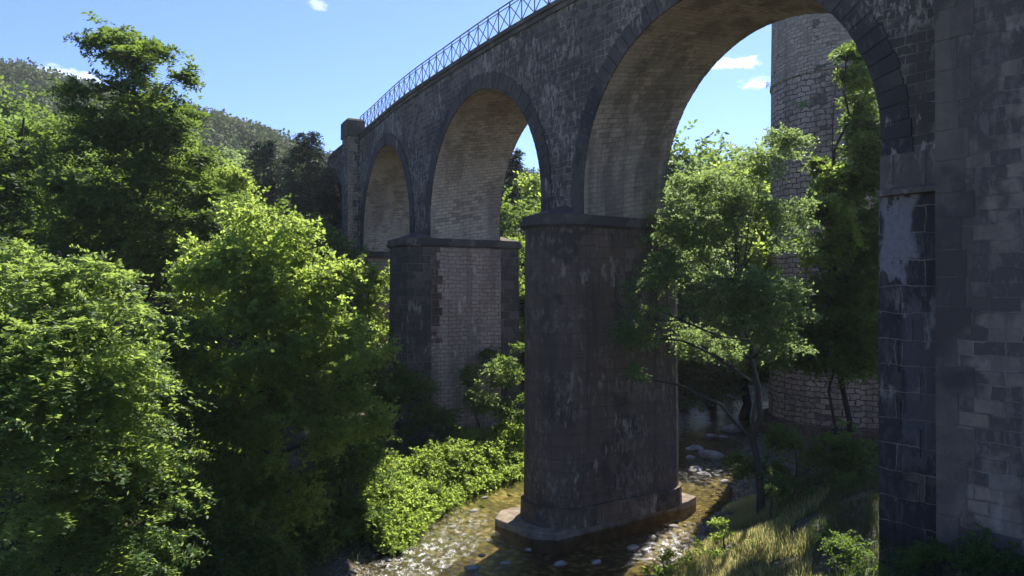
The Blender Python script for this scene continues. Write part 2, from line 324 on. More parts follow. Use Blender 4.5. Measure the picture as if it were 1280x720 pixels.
# water sheet
def riffle(x, y):
    def e(cx, cy, rx, ry, a):
        ca, sa = math.cos(a), math.sin(a); u = (x-cx)*ca+(y-cy)*sa; v = -(x-cx)*sa+(y-cy)*ca
        return np.exp(-((u/rx)**2+(v/ry)**2)*1.2)
    return np.clip(1.3*e(-3.2, 26.5, 2.4, 3.6, -.25)+1.2*e(6.4, 28.8, .9, 2.6, -.7)+.6*e(11.5, 42, 1.5, 5, -.5)+.5*e(-2, 31.5, 1.3, 1.6, 0), 0, 1)
wx = np.arange(-16, 34, .14); wy = np.arange(10, 66, .14)
X, Y = np.meshgrid(wx, wy); rf = riffle(X, Y)
Z = .012*wav(X*2.2, Y*1.8)+rf*(.035*wav(X*5, Y*4.2)+.02*wav(X*11, Y*8.3+3))
keep = (X > xl(Y)-2.2) & (X < xr(Y)+2.2)
nx = len(wx); i, j = np.meshgrid(np.arange(len(wy)-1), np.arange(nx-1), indexing='ij')
ok = keep[:-1, :-1] & keep[1:, 1:] & keep[:-1, 1:] & keep[1:, :-1]; a = (i*nx+j)[ok]
wob = mesh_obj('river', np.stack([X, Y, Z], -1).reshape(-1, 3), np.stack([a, a+1, a+nx+1, a+nx], 1), M['water'], tone=rf.ravel(), smooth=True); tag(wob, kind='structure')

# ------------------------------------------------------------------ viaduct alignment
K = [(-34, 112), (-26, 92), (-19.4, 75), (-14.5, 63), (-11.3, 56.6), (-6.26, 45.8), (-4.7, 42.9), (1.3, 32.4), (2.9, 29.94), (10.05, 20.2), (14.1, 15.2), (20.5, 7.6), (27, 0)]
K = K[::-1]      # from the near right end to the far left
KS = [0]
for a, b in zip(K, K[1:]): KS.append(KS[-1]+math.dist(a, b))
def natural(xs, ys):
    n = len(xs); A = np.zeros((n, n)); B = np.zeros(n); A[0, 0] = A[-1, -1] = 1
    for i in range(1, n-1):
        h0, h1 = xs[i]-xs[i-1], xs[i+1]-xs[i]; A[i, i-1] = h0; A[i, i] = 2*(h0+h1); A[i, i+1] = h1
        B[i] = 6*((ys[i+1]-ys[i])/h1-(ys[i]-ys[i-1])/h0)
    m = np.linalg.solve(A, B)
    def f(s):
        i = min(max(int(np.searchsorted(xs, s))-1, 0), n-2); h = xs[i+1]-xs[i]; a = (xs[i+1]-s)/h; b = (s-xs[i])/h
        return a*ys[i]+b*ys[i+1]+((a**3-a)*m[i]+(b**3-b)*m[i+1])*h*h/6
    return f
FX = natural(KS, [p[0] for p in K]); FY = natural(KS, [p[1] for p in K])
W = 4.5
def fr_(s, off=0):
    """front-face point at station s, pushed off metres towards the viewer's side"""
    x, y = FX(s), FY(s); dx, dy = FX(s+.3)-FX(s-.3), FY(s+.3)-FY(s-.3); l = math.hypot(dx, dy)
    dx, dy = dx/l, dy/l                       # heading away
    nx_, ny_ = -dy, dx                        # left of heading = outwards
    return (x+nx_*off, y+ny_*off)
S = {k: KS[K.index(p)] for k, p in {'a3r': (10.05, 20.2), 'a3l': (2.9, 29.94), 'a2r': (1.3, 32.4), 'a2l': (-4.7, 42.9), 'a1r': (-6.26, 45.8), 'a1l': (-11.3, 56.6)}.items()}
S['a0r'] = S['a1l']+5.6; S['a0l'] = S['a0r']+11.5
SEND = KS[-1]-.5
Z0 = CAMZ
CAPB, CAPT, HS, TOP = Z0+2.62, Z0+3.1, Z0+4.1, Z0+12.3
ARCH = [(S['a3r'], S['a3l']), (S['a2r'], S['a2l']), (S['a1r'], S['a1l']), (S['a0r'], S['a0l'])]
WT = TOP-.42                                 # top of the spandrel masonry
viaduct = empty('stone_viaduct', (fr_(S['a3l'])[0], fr_(S['a3l'])[1], 0)); VO = Vector(viaduct.location)
tag(viaduct, 'tall curved stone viaduct with round arches and iron railing, crossing the river', 'viaduct')
def vb(mb, name, mat, parent=None, **k):
    mb.V = [(v[0]-VO.x, v[1]-VO.y, v[2]-VO.z) for v in mb.V]
    return mb.build(name, mat, parent or viaduct, **k)
def intr(a, n=40, extra=0.0):
    s0, s1 = a; c = (s0+s1)/2; r = (s1-s0)/2+extra
    return [(c-r*math.cos(PI*i/n), HS+r*math.sin(PI*i/n)) for i in range(n+1)]
def wall_cols():
    cols = []; s = 0.4
    ar = sorted(ARCH)
    def solid(s0, s1, zb):
        n = max(1, int((s1-s0)/.8)); return [(s0+(s1-s0)*i/n, zb) for i in range(n+1)]
    segs = []; cur = .4
    for a in ar:
        segs.append(solid(cur, a[0], CAPT-.05)); segs.append(intr(a)); cur = a[1]
    segs.append(solid(cur, SEND, CAPT-.05)); return segs
def side_wall(name, off, mat):
    mb = MB()
    for seg in wall_cols():
        for (s0, z0), (s1, z1) in zip(seg, seg[1:]):
            a, b = fr_(s0, off), fr_(s1, off)
            # in stilted part the wall runs down to the cap already; split tall faces
            q = [(*a, z0), (*b, z1), (*b, WT), (*a, WT)]; u = [(s0, z0), (s1, z1), (s1, WT), (s0, WT)]
            if off == 0: mb.face(q, u)
            else: mb.face(q[::-1], u[::-1])
    return vb(mb, name, mat, weld=True)
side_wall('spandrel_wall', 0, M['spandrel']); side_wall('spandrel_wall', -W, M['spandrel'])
# soffits with their jambs, each a part
for ai, a in enumerate(ARCH):
    mb = MB(); pts = [(a[0], CAPT-.05), (a[0], (CAPT+HS)/2)]+intr(a, 48)+[(a[1], (CAPT+HS)/2), (a[1], CAPT-.05)]
    L = 0
    for (s0, z0), (s1, z1) in zip(pts, pts[1:]):
        d = math.hypot(s1-s0, z1-z0); p0, p1, q0, q1 = fr_(s0), fr_(s1), fr_(s0, -W), fr_(s1, -W); sk = .18
        for k in range(3):
            f0, f1 = k/3, (k+1)/3
            l = lambda p, q, f: (p[0]+(q[0]-p[0])*f, p[1]+(q[1]-p[1])*f)
            mb.face([(*l(p0, q0, f0), z0), (*l(p0, q0, f1), z0), (*l(p1, q1, f1), z1), (*l(p1, q1, f0), z1)],
                    [(f0*W, L+sk*f0*W), (f1*W, L+sk*f1*W), (f1*W, L+d+sk*f1*W), (f0*W, L+d+sk*f0*W)])
        L += d
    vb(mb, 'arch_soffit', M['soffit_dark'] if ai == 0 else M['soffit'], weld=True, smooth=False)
    # voussoir rings, both faces
    for off, sg in ((.05, 1), (-W-.05, -1)):
        mb = MB(); N = 45; c = (a[0]+a[1])/2; r0 = (a[1]-a[0])/2+.004; r1 = r0+.74
        def ringpt(r, th, o): s = c-r*math.cos(th); return (*fr_(s, o), HS+r*math.sin(th))
        gp = .024/r0*1.0
        rr_ = random.Random(ai)
        for i in range(N):
            t0 = PI*i/N+gp/2; t1 = PI*(i+1)/N-gp/2; pr = rr_.uniform(-.012, .012); rx = r1+(.0 if i % 2 else .05)
            inner = off-sg*.30
            A = [ringpt(r0, t0, off+sg*pr), ringpt(r0, t1, off+sg*pr), ringpt(rx, t1, off+sg*pr), ringpt(rx, t0, off+sg*pr)]
            Bk = [ringpt(r0, t0, inner), ringpt(r0, t1, inner), ringpt(rx, t1, inner), ringpt(rx, t0, inner)]
            mb.hexa(Bk, A)
        # stilted blocks down to the cap
        for ss, dr in ((a[0], -1), (a[1], 1)):
            for z0, z1, w in ((CAPT+.01, (CAPT+HS)/2-.008, .74), ((CAPT+HS)/2+.008, HS-.01, .82)):
                A = [(*fr_(ss+dr*.004, off), z0), (*fr_(ss+dr*w, off), z0), (*fr_(ss+dr*w, off), z1), (*fr_(ss+dr*.004, off), z1)]
                Bk = [(*fr_(ss+dr*.004, off-sg*.3), z0), (*fr_(ss+dr*w, off-sg*.3), z0), (*fr_(ss+dr*w, off-sg*.3), z1), (*fr_(ss+dr*.004, off-sg*.3), z1)]
                mb.hexa(Bk, A)
        vb(mb, 'arch_ring', M['ring'])
# deck, coping, string band
def sweep(name, prof, mat, s0, s1, step=1.05, gap=.012):
    mb = MB(); s = s0
    while s < s1-.01:
        e = min(s+step, s1); a = s+gap/2; b = e-gap/2
        P0 = [(*fr_(a, o), z) for o, z in prof]; P1 = [(*fr_(b, o), z) for o, z in prof]; n = len(prof)
        for i in range(n):
            j = (i+1) % n; mb.face([P0[i], P1[i], P1[j], P0[j]], [(a, i), (b, i), (b, i+1), (a, i+1)])
        mb.face(P0[::-1]); mb.face(P1); s = e
    return vb(mb, name, mat)
sweep('coping', [(.17, TOP-.2), (.17, TOP), (-.55, TOP), (-.55, TOP-.2)], M['cap'], .4, SEND)
sweep('coping', [(-W+.55, TOP-.2), (-W+.55, TOP), (-W-.17, TOP), (-W-.17, TOP-.2)], M['cap'], .4, SEND)
sweep('string_course', [(.08, WT-.002), (.08, TOP-.203), (-W-.08, TOP-.203), (-W-.08, WT-.002)], M['cap'], .4, SEND, 1.3, .0)
sweep('deck', [(-.56, TOP-.2), (-.56, TOP-.06), (-W+.56, TOP-.06), (-W+.56, TOP-.2)], M['earth'], .4, SEND, 2.0, 0)
# piers
def axis_frame(s0, s1):
    a, b = Vector(fr_(s0)), Vector(fr_(s1)); c = (a+b)/2; u = (b-a).normalized()      # u away from camera along the bridge
    n = Vector((-u.y, u.x)); return c, u, n, (b-a).length/2
def nose_outline(s0, s1, kind, grow=0.0, half=None, W_=W):
    c, u, n, hf = axis_frame(s0, s1); hf = (half or hf)+grow; pts = []
    if kind == 'round': angs = [PI*i/14 for i in range(15)]; rr = [1]*15
    elif kind == 'octo': angs = [0, PI/4*.92, PI/4*3.08, PI]; rr = [1, 1.18, 1.18, 1]
    else: angs = [0, PI]; rr = [1, 1]
    pr = 1.0
    for an, r in zip(angs, rr):      # near nose: from far side (u+) round to near side
        v = u*math.cos(an)*hf+n*(math.sin(an)*hf*pr); v = v if r == 1 else v*r
        pts.append(tuple(c+v))
    for an, r in zip(angs, rr):
        v = -u*math.cos(an)*hf-n*(math.sin(an)*hf*pr); v = v if r == 1 else v*r
        pts.append(tuple(c-n*W_+v))
    return pts       # counter clockwise
def lerp_poly(a, b, f): return [tuple(p[i]+(q[i]-p[i])*f for i in range(2)) for p, q in zip(a, b)]
def pier(s0, s1, kind, zb, mat_s, mat_n, batter=.06):
    rootmb = MB(); hi = nose_outline(s0, s1, kind, .08); lo = nose_outline(s0, s1, kind, .08+batter)
    rootmb.prism(lo, zb, CAPB, hi)
    o = vb(rootmb, 'pier', mat_s, bevel=0)
    # nose faces take the second material
    o.data.materials.append(mat_n); m = len(hi)//2; n = len(hi)
    for i, p in enumerate(o.data.polygons):
        if i < n and not (i == m-1 or i == n-1): p.material_index = 1
    cap = MB(); c0 = nose_outline(s0, s1, kind, .28); c1 = nose_outline(s0, s1, kind, .22)
    cap.prism(c0, CAPB+.08, CAPB+.3); cap.prism(nose_outline(s0, s1, kind, .17), CAPB+.004, CAPB+.077); cap.prism(c1, CAPB+.303, CAPT)
    vb(cap, 'pier_cap', M['cap'], o)
    if kind in ('octo', 'round'):
        c, u, nn_, hf = axis_frame(s0, s1)
        for sgn, base in ((1, c), (-1, c-nn_*W)):      # sloping hood over each nose
            k = MB(); out = nose_outline(s0, s1, kind, .18); mm = len(out)//2
            pts = out[:mm] if sgn == 1 else out[mm:]
            apex = base+nn_*(-.02*sgn); t0 = base+nn_*(sgn*.02)
            for p, q in zip(pts, pts[1:]):
                k.face([(*p, CAPT+.004), (*q, CAPT+.004), (*(apex+u*(.25 if (Vector(q)-base).dot(u) > 0 else -.25)), CAPT+.52), (*(apex+u*(.25 if (Vector(p)-base).dot(u) > 0 else -.25)), CAPT+.52)])
            k.face([(*p, CAPT+.004) for p in pts[::-1]])
            vb(k, 'nose_hood', M['cap'], o)
    return o
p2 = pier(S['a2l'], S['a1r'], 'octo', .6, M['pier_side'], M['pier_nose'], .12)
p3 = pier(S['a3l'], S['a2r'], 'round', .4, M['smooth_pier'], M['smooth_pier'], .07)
# quoins on the side faces of the octagonal pier
def quoins_on(parent, base, along, out, z0, z1, bh, w0, w1, proud, mat, corner=None):
    mb = MB(); z = z0; i = 0; a = Vector((*along, 0)); o_ = Vector((*out, 0)); b = Vector((*base, 0)); rq = random.Random(int(z0*100)+int(base[0]*10))
    while z < z1-.1:
        e = min(z+bh*rq.uniform(.88, 1.14), z1); w = w0 if i % 2 else w1; w += rq.uniform(-.13, .13); pr = proud+rq.uniform(-.006, .01)
        q = [b, b+a*w, b+a*w+o_*pr, b+o_*pr]
        lo = [Vector((v.x, v.y, z+.008)) for v in q]; hi = [Vector((v.x, v.y, e-.008)) for v in q]
        if (lo[1]-lo[0]).cross(lo[2]-lo[0]).z < 0: lo = lo[::-1]; hi = hi[::-1]
        mb.hexa(lo, hi); z = e; i += 1
    return vb(mb, 'quoins', mat, parent)
c, u, n, hf = axis_frame(S['a2l'], S['a1r'])
base = c-u*(hf+.10); quoins_on(p2, base-n*.02, -n, -u, 2.0, CAPB, .45, .35, .6, .03, M['smooth_pier'])
base = c-u*(hf+.10)-n*W; quoins_on(p2, base, n, -u, 2.0, CAPB, .45, .5, .9, .05, M['pier_side'])
# plinth and footing of the river pier
mb = MB(); mb.prism(nose_outline(S['a3l'], S['a2r'], 'round', .3), .293, 1.08, nose_outline(S['a3l'], S['a2r'], 'round', .27)); vb(mb, 'plinth', M['smooth_pier'], p3)
cf = Vector(fr_((S['a3l']+S['a2r'])/2)); ax = Vector((.8, .6)); lt = Vector((.6, -.8))
slab = [(-2.45, -1.4), (-2.35, .8), (-1.6, 1.62), (5.9, 1.72), (6.9, 1.4), (6.9, -1.5), (6, -2.3), (-1.6, -2.2)]
poly = [tuple(cf+ax*a+lt*b) for a, b in slab]
area = sum(poly[i][0]*poly[(i+1) % 8][1]-poly[(i+1) % 8][0]*poly[i][1] for i in range(8))
if area < 0: poly = poly[::-1]
mb = MB(); mb.prism(poly, -.6, .29); vb(mb, 'footing', M['concrete'], p3, bevel=.03)
# far broad pier with pilaster
def plain_pier(s0, s1, zb, mat, grow=.08):
    mb = MB(); a = [fr_(s0-grow, grow), fr_(s1+grow, grow), fr_(s1+grow, -W-grow), fr_(s0-grow, -W-grow)]
    mb.prism(a, zb, CAPB); o = vb(mb, 'pier', mat)
    mb = MB(); g2 = .25; a = [fr_(s0-g2, g2), fr_(s1+g2, g2), fr_(s1+g2, -W-g2), fr_(s0-g2, -W-g2)]
    mb.prism(a, CAPB+.004, CAPT); vb(mb, 'pier_cap', M['cap'], o); return o
p1 = plain_pier(S['a1l'], S['a0r'], 1, M['pier_side'])
p0 = plain_pier(S['a0l'], S['a0l']+3, 2, M['pier_side'])
mb = MB(); e0 = S['a0l']+3.02; sub = [fr_(e0, .0), fr_(SEND, .0), fr_(SEND, -W), fr_(e0, -W)]; mb.prism(sub, 2, CAPT-.06); vb(mb, 'abutment', M['spandrel'])
def pilaster(s0, s1, out, zb, ztop, mat, side):
    mb = MB(); a = [fr_(s0, out), fr_(s1, out), fr_(s1, -.2), fr_(s0, -.2)]; n_seg = [fr_(s0+(s1-s0)*k/4, out) for k in range(5)]
    a = n_seg+[fr_(s1, -.2), fr_(s0, -.2)]
    mb.prism(a, zb, ztop); o = vb(mb, 'pilaster', mat)
    g2 = .1; mb = MB(); a = [fr_(s0-g2, out+g2), fr_(s1+g2, out+g2), fr_(s1+g2, -.35), fr_(s0-g2, -.35)]
    mb.prism(a, TOP-.3, TOP+.92); c4 = [Vector(p) for p in a]; ce = sum(c4, Vector((0, 0)))/4
    mb.prism(a, TOP+.923, TOP+1.1, [tuple(ce+(p-ce)*.82) for p in c4]); vb(mb, 'parapet_block', M['cap'], o)
    return o
pl1 = pilaster(S['a1l']+1.0, S['a1l']+2.8, .95, 1, TOP-.31, M['spandrel'], 0)
# quoin ladder on the visible return of the far pilaster
s_ = S['a1l']+1.0; a_ = Vector(fr_(s_, .95)); b_ = Vector(fr_(s_, 0)); d_ = (b_-a_).normalized(); o_ = -(Vector(fr_(s_+.5, .95))-a_).normalized()
quoins_on(pl1, a_, d_, o_, 3, TOP-.32, .62, .4, .75, .05, M['pier_side'])
# near abutment: pier four, its panel, impost band, pilaster with quoins
NP0 = .4; NP1 = S['a3r']
P4END = NP1-1.7
mb = MB(); seg = [fr_(NP1+.06, .06)] ; near = [fr_(NP1-(NP1-NP0)*k/14, .06) for k in range(15)]
poly = [fr_(NP1+.06, .06), fr_(NP1+.06, -W-.06)]+[fr_(NP1-(NP1-NP0)*k/14, -W-.06) for k in range(1, 15)]+[fr_(NP1-(NP1-NP0)*k/14, .06) for k in range(14, 0, -1)]
area = sum(poly[i][0]*poly[(i+1) % len(poly)][1]-poly[(i+1) % len(poly)][0]*poly[i][1] for i in range(len(poly)))
u = 0; mb.prism(poly if area > 0 else poly[::-1], 1, CAPB-.002)
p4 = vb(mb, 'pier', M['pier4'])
sweep_imp = sweep('impost_band', [(.30, CAPB-.05), (.30, CAPB+.1), (.12, CAPB+.16), (.12, CAPB+1.05), (-.1, CAPB+1.05), (-.1, CAPB-.05)], M['quoin'], P4END-.3, NP1-.0, .82)
PS0, PS1 = NP1-7.5, NP1-1.74
o = pilaster(PS0, PS1, .95, 1, TOP-.31, M['wall4'], 1); pl4 = o
a_ = Vector(fr_(PS1, .95)); d_ = (Vector(fr_(PS1-.8, .95))-a_).normalized(); no = Vector((-d_.y, d_.x))
if no.y > 0: no = -no
quoins_on(pl4, a_, d_, no, 1.4, TOP-.35, .70, .58, .80, .02, M['quoin'])
# near corner of the pier below the band: large dark blocks
a_ = Vector(fr_(NP1+.06, .06)); d_ = (Vector(fr_(NP1-1.0, .06))-a_).normalized(); no = Vector((-d_.y, d_.x))
if no.y > 0: no = -no
quoins_on(p4, a_, d_, no, 1.4, CAPB-3.2, .70, .5, .95, .03, M['pier4'])
# railing: posts, rails and crossed bars
rail = empty('railing'); rail.parent = viaduct
rs0, rs1 = PS1+.25, S['a1l']+.85; NB = 42; H_R = 1.22
def tb(V, F, a, b, r, seg=4): tube(V, F, [a, b], [r, r], seg)
post0 = None; VV = []; FF = []
def rp(s, z): p = fr_(s, .04); return Vector((p[0]-VO.x, p[1]-VO.y, z-VO.z))
for side in (0, 1):
    offr = .04 if side == 0 else -W-.04
    def rp(s, z, o=offr): p = fr_(s, o); return Vector((p[0]-VO.x, p[1]-VO.y, z-VO.z))
    VV = []; FF = []
    for i in range(NB+1):
        s = rs0+(rs1-rs0)*i/NB; V = []; F = []
        if post0 is None:
            tube(V, F, [(0, 0, 0), (0, 0, H_R)], [.034, .034], 4); tube(V, F, [(0, 0, 0), (0, 0, .03)], [.07, .07], 6)
            tube(V, F, [(0, -.0, .02), (.0, .16, .02), ], [.02, .02], 4)
            post0 = mesh_obj('post', V, F, M['iron'], rail); q = post0
        else:
            q = post0.copy(); COL.objects.link(q); q.parent = rail
        q.location = rp(s, TOP)
        if i < NB:
            s2 = rs0+(rs1-rs0)*(i+1)/NB
            tb(VV, FF, rp(s, TOP+.04), rp(s2, TOP+H_R-.17), .025); tb(VV, FF, rp(s2, TOP+.04), rp(s, TOP+H_R-.17), .025)
            tb(VV, FF, rp(s, TOP+H_R), rp(s2, TOP+H_R), .032); tb(VV, FF, rp(s, TOP+H_R-.17), rp(s2, TOP+H_R-.17), .022)
            tb(VV, FF, rp(s, TOP+.04), rp(s2, TOP+.04), .022)
    mesh_obj('lattice_bars', VV, FF, M['iron'], rail)

# ------------------------------------------------------------------ round stone tower behind
TX, TY, TR = 22.4, 50.0, 4.7
tower = empty('stone_tower', (TX, TY, 0)); tag(tower, 'round old stone tower of pale uneven blocks standing behind the near arch', 'tower')
def ringmesh(name, r0, r1, z0, z1, mat, seg=64, rows=1, cap=True):
    mb = MB()
    for k in range(rows):
        za, zb = z0+(z1-z0)*k/rows, z0+(z1-z0)*(k+1)/rows; ra, rb = r0+(r1-r0)*k/rows, r0+(r1-r0)*(k+1)/rows
        for i in range(seg):
            a, b = 2*PI*i/seg, 2*PI*(i+1)/seg
            mb.face([(ra*math.cos(a), ra*math.sin(a), za), (ra*math.cos(b), ra*math.sin(b), za), (rb*math.cos(b), rb*math.sin(b), zb), (rb*math.cos(a), rb*math.sin(a), zb)],
                    [(a*r0, za), (b*r0, za), (b*r0, zb), (a*r0, zb)])
    if cap: mb.face([(r1*math.cos(2*PI*i/seg), r1*math.sin(2*PI*i/seg), z1) for i in range(seg)])
    if cap: mb.face([(r0*math.cos(-2*PI*i/seg), r0*math.sin(-2*PI*i/seg), z0) for i in range(seg)])
    return mb.build(name, mat, tower, weld=True)
LEDGE = Z0-8.35; COURSE = Z0+13.9
ringmesh('base', TR+.85, TR+.65, -.6, LEDGE, M['smooth_pier'])
ringmesh('shaft', TR+.18, TR+.0, LEDGE+.003, COURSE, M['tower_low'])
ringmesh('string_course', TR+.09, TR+.07, COURSE+.003, COURSE+.2, M['tower_up'])
ringmesh('upper_wall', TR+.02, TR-.05, COURSE+.203, Z0+18.6, M['tower_up'])

# ------------------------------------------------------------------ vegetation generators
def nrm(a): return a/np.maximum(np.linalg.norm(a, axis=-1, keepdims=True), 1e-6)
def leaf_quads(P, D, N, L, Wd):
    """P base points, D leaf direction, N leaf normal, L lengths, Wd widths -> verts, faces (diamond leaves, slightly cupped)"""
    D = nrm(D); S_ = nrm(np.cross(D, N)); L = L[:, None]; Wd = Wd[:, None]; N2 = np.cross(S_, D)
    a = P; b = P+D*L*.45+S_*Wd*.5+N2*L*.06; c = P+D*L; d = P+D*L*.45-S_*Wd*.5+N2*L*.06
    V = np.stack([a, b, c, d], 1).reshape(-1, 3); F = np.arange(len(P)*4).reshape(-1, 4); return V, F
def crown_points(lobes, n, rg, shell=.55, gapscale=.9, gap=.0, clump=0):
    w = np.array([l[3]*l[4]*l[5] for l in lobes])**.7; w /= w.sum(); idx = rg.choice(len(lobes), n, p=w); Lb = np.array([l[:6] for l in lobes])[idx]
    if clump > 1:
        m = max(4, n//clump); im = rg.choice(len(lobes), m, p=w); Lm = np.array([l[:6] for l in lobes])[im]; dm = nrm(rg.normal(size=(m, 3))*np.array([1, 1, .9])); dm[:, 2] = np.where(dm[:, 2] < -.45, -dm[:, 2], dm[:, 2])
        cm_ = Lm[:, :3]+dm*(shell+(1-shell)*rg.random((m, 1))**.5)*Lm[:, 3:6]*.95; k = rg.integers(0, m, n); rs = (Lm[k][:, 3:6].mean(1)*.36*(.55+.85*rg.random(m))[k])[:, None]
        e = nrm(rg.normal(size=(n, 3))); e[:, 2] = np.where(e[:, 2] < 0, e[:, 2]*.3, e[:, 2]); P = cm_[k]+e*rs*(.35+.65*rg.random((n, 1)))*np.array([1.15, 1.15, .62])
        sh = rg.random(n) < .13; out = dm[k]+np.array([0, 0, .6]); P[sh] += (nrm(out)*(.35+.65*rg.random((n, 1)))*Lm[k][:, 3:4]*.42)[sh]
        return P, nrm(e*.8+dm[k]*.6)
    d = nrm(rg.normal(size=(n, 3))); d[:, 2] = np.where(d[:, 2] < -.35, -d[:, 2]*.6, d[:, 2])
    r = shell+(1-shell)*rg.random(n)**.6; lump = 1+.16*np.sin(d[:, 0]*5+idx)+.13*np.sin(d[:, 2]*6+d[:, 1]*5+idx*2); r = r*lump
    P = Lb[:, :3]+d*r[:, None]*Lb[:, 3:6]
    if gap > 0:
        q = P*gapscale; nz_ = np.sin(q[:, 0]*2.1+1.7*np.sin(q[:, 2]*1.6))*np.sin(q[:, 1]*1.9+1.3*np.sin(q[:, 0]*1.4))+np.sin(q[:, 2]*2.6+q[:, 0]*.8); k = nz_ > -1.9+gap*2
        P = P[k]; d = d[k]
    return P, d
def sprays(P, O, per, rad, lsize, rg, style='simple', droop=.25, flat=.6):
    """leaf sprays: each cluster has twigs running outwards, leaves set along them"""
    n = len(P); tw = max(2, per//(9 if style != 'pinnate' else 13)); m = max(3, per//tw)
    Pc = np.repeat(P, tw, 0); Oc = np.repeat(O, tw, 0); ct = np.repeat(rg.random(n), tw)
    T = nrm(Oc*np.array([1, 1, .6])+rg.normal(size=Pc.shape)*.85*np.array([1, 1, flat])); T[:, 2] -= droop*.5; T = nrm(T)
    Ln = rad*(.6+.7*rg.random(len(Pc)))
    ts = (np.arange(m)+.5)/m; k = len(Pc)
    tt = np.tile(ts, k)+rg.normal(size=k*m)*.04; Tt = np.repeat(T, m, 0); Pp = np.repeat(Pc, m, 0); Lr = np.repeat(Ln, m)
    down = np.zeros_like(Tt); down[:, 2] = -droop*(tt**2)*Lr
    B = Pp+Tt*(tt*Lr)[:, None]+down
    up = np.zeros_like(Tt); up[:, 2] = 1; up = up+rg.normal(size=up.shape)*(.35 if style == 'pinnate' else .55); sd_ = nrm(np.cross(Tt, up)); sgn = np.tile(np.where(np.arange(m) % 2 == 0, 1., -1.), k)[:, None]
    Dl = sd_*sgn*(1.0 if style == 'pinnate' else .8)+Tt*(.35 if style == 'pinnate' else .6)+rg.normal(size=Tt.shape)*(.12 if style == 'pinnate' else .38)
    Nl = np.cross(nrm(Dl), sd_*0+Tt); Nl = Nl*np.sign(Nl[:, 2:3]+1e-6)+rg.normal(size=Tt.shape)*(.25 if style == 'pinnate' else .5)
    Ls = lsize*(.65+.7*rg.random(k*m)); Wd = Ls*(.42 if style == 'pinnate' else .62)
    V, F = leaf_quads(B, Dl, nrm(Nl), Ls, Wd)
    tone = np.clip(np.repeat(ct, m)*.55+rg.random(k*m)*.45+.1, 0, 1); return V, F, np.repeat(tone, 4)
def limb(a, b, rg, wig=.08, n=6):
    a = np.array(a, float); b = np.array(b, float); L = np.linalg.norm(b-a); pts = []
    w = rg.normal(size=3)*wig*L
    for i in range(n+1):
        t_ = i/n; p = a+(b-a)*t_+w*math.sin(PI*t_)+np.array([0, 0, .12*L*math.sin(PI*t_)])*.6; p += rg.normal(size=3)*.012*L*(0 < i < n); pts.append(tuple(p))
    return pts
def make_tree(name, base, lobes, mat, n_cl, per, rad, lsize, seed, style='simple', trunk_r=.16, top=None, gap=.3, droop=.25, label=None, cat='tree', group=None,
              n_tw=60, shell=.5, trunk=True, lean=(0, 0), flat=.6, leafname='crown', gapscale=.9, trunk_top=None, clump=10):
    rg = np.random.default_rng(seed); base = np.array(base, float); root = empty(name, tuple(base)); lobes = [tuple(l) for l in lobes]
    P, O = crown_points(lobes, n_cl, rg, shell, gap=gap, gapscale=gapscale, clump=clump)
    V, F, tone = sprays(P, O, per, rad, lsize, rg, style, droop, flat)
    mesh_obj(leafname, V, F, mat, root, tone=tone)
    if trunk:
        VV = []; FF = []
        cz = trunk_top if trunk_top is not None else max(l[2]+l[5]*.5 for l in lobes); cx = np.mean([l[0] for l in lobes])*.5+lean[0]*.5; cy = np.mean([l[1] for l in lobes])*.5+lean[1]*.5
        tp = limb((0, 0, -.35), (cx+lean[0]*.5, cy+lean[1]*.5, cz), rg, .03, 10)
        rads = [trunk_r*(1.35 if i == 0 else 1.0-.8*i/10) for i in range(11)]; tube(VV, FF, tp, rads, 8)
        tpn = np.array(tp)
        ends = [(l[0], l[1], l[2]) for l in lobes]; sk = []
        for e in ends:
            e = np.array(e); dz = np.linalg.norm((e-tpn)[:, :2], axis=1); j = int(np.argmin(np.abs(tpn[:, 2]-(e[2]-dz.min()*.4-.3)))); j = max(2, min(9, j)); r0 = rads[j]*.62
            pts = limb(tpn[j], e, rg, .07, 6); rr = [r0*(1-.7*i/6) for i in range(7)]; tube(VV, FF, pts, rr, 6); sk += [(np.array(p), r) for p, r in zip(pts, rr)]
        sk += [(tpn[j], rads[j]*.5) for j in range(3, 11)]; SK = np.array([s[0] for s in sk]); SR = [s[1] for s in sk]
        for i in rg.choice(len(P), min(n_tw, len(P)), replace=False):
            d = np.linalg.norm(SK-P[i], axis=1)+np.maximum(0, SK[:, 2]-P[i][2])*1.2; j = int(np.argmin(d))
            r0 = min(SR[j]*.7, .045+.0*d[j]); tube(VV, FF, limb(SK[j], P[i], rg, .08, 4), [r0, r0*.8, r0*.6, r0*.45, r0*.3], 5)
        mesh_obj('trunk', VV, FF, M['bark'], root)
    if label: tag(root, label, cat, group)
    return root
def at(px, d, py=None, dz=None): 
    x = (px-640)/930*d
    return (x, d, float(gz(x, d)) if py is None else Z0+(365-py)/930*d)
def copy_thing(r, loc, rz=0, sc=1.0, label=None):
    c = r.copy(); COL.objects.link(c); c.location = loc; c.rotation_euler = (0, 0, rz); c.scale = (sc, sc, sc) if not isinstance(sc, tuple) else sc
    if label: c['label'] = label
    for ch in list(r.children):
        k = ch.copy(); COL.objects.link(k); k.parent = c
    return c
def lobes_px(base, specs):
    """specs: (px, py, depth, half-width m, half-depth m, half-height m) -> lobes local to base"""
    out = []
    for px, py, d, a, b, c in specs:
        p = at(px, d, py); out.append((p[0]-base[0], p[1]-base[1], p[2]-base[2], a, b, c))
    return out

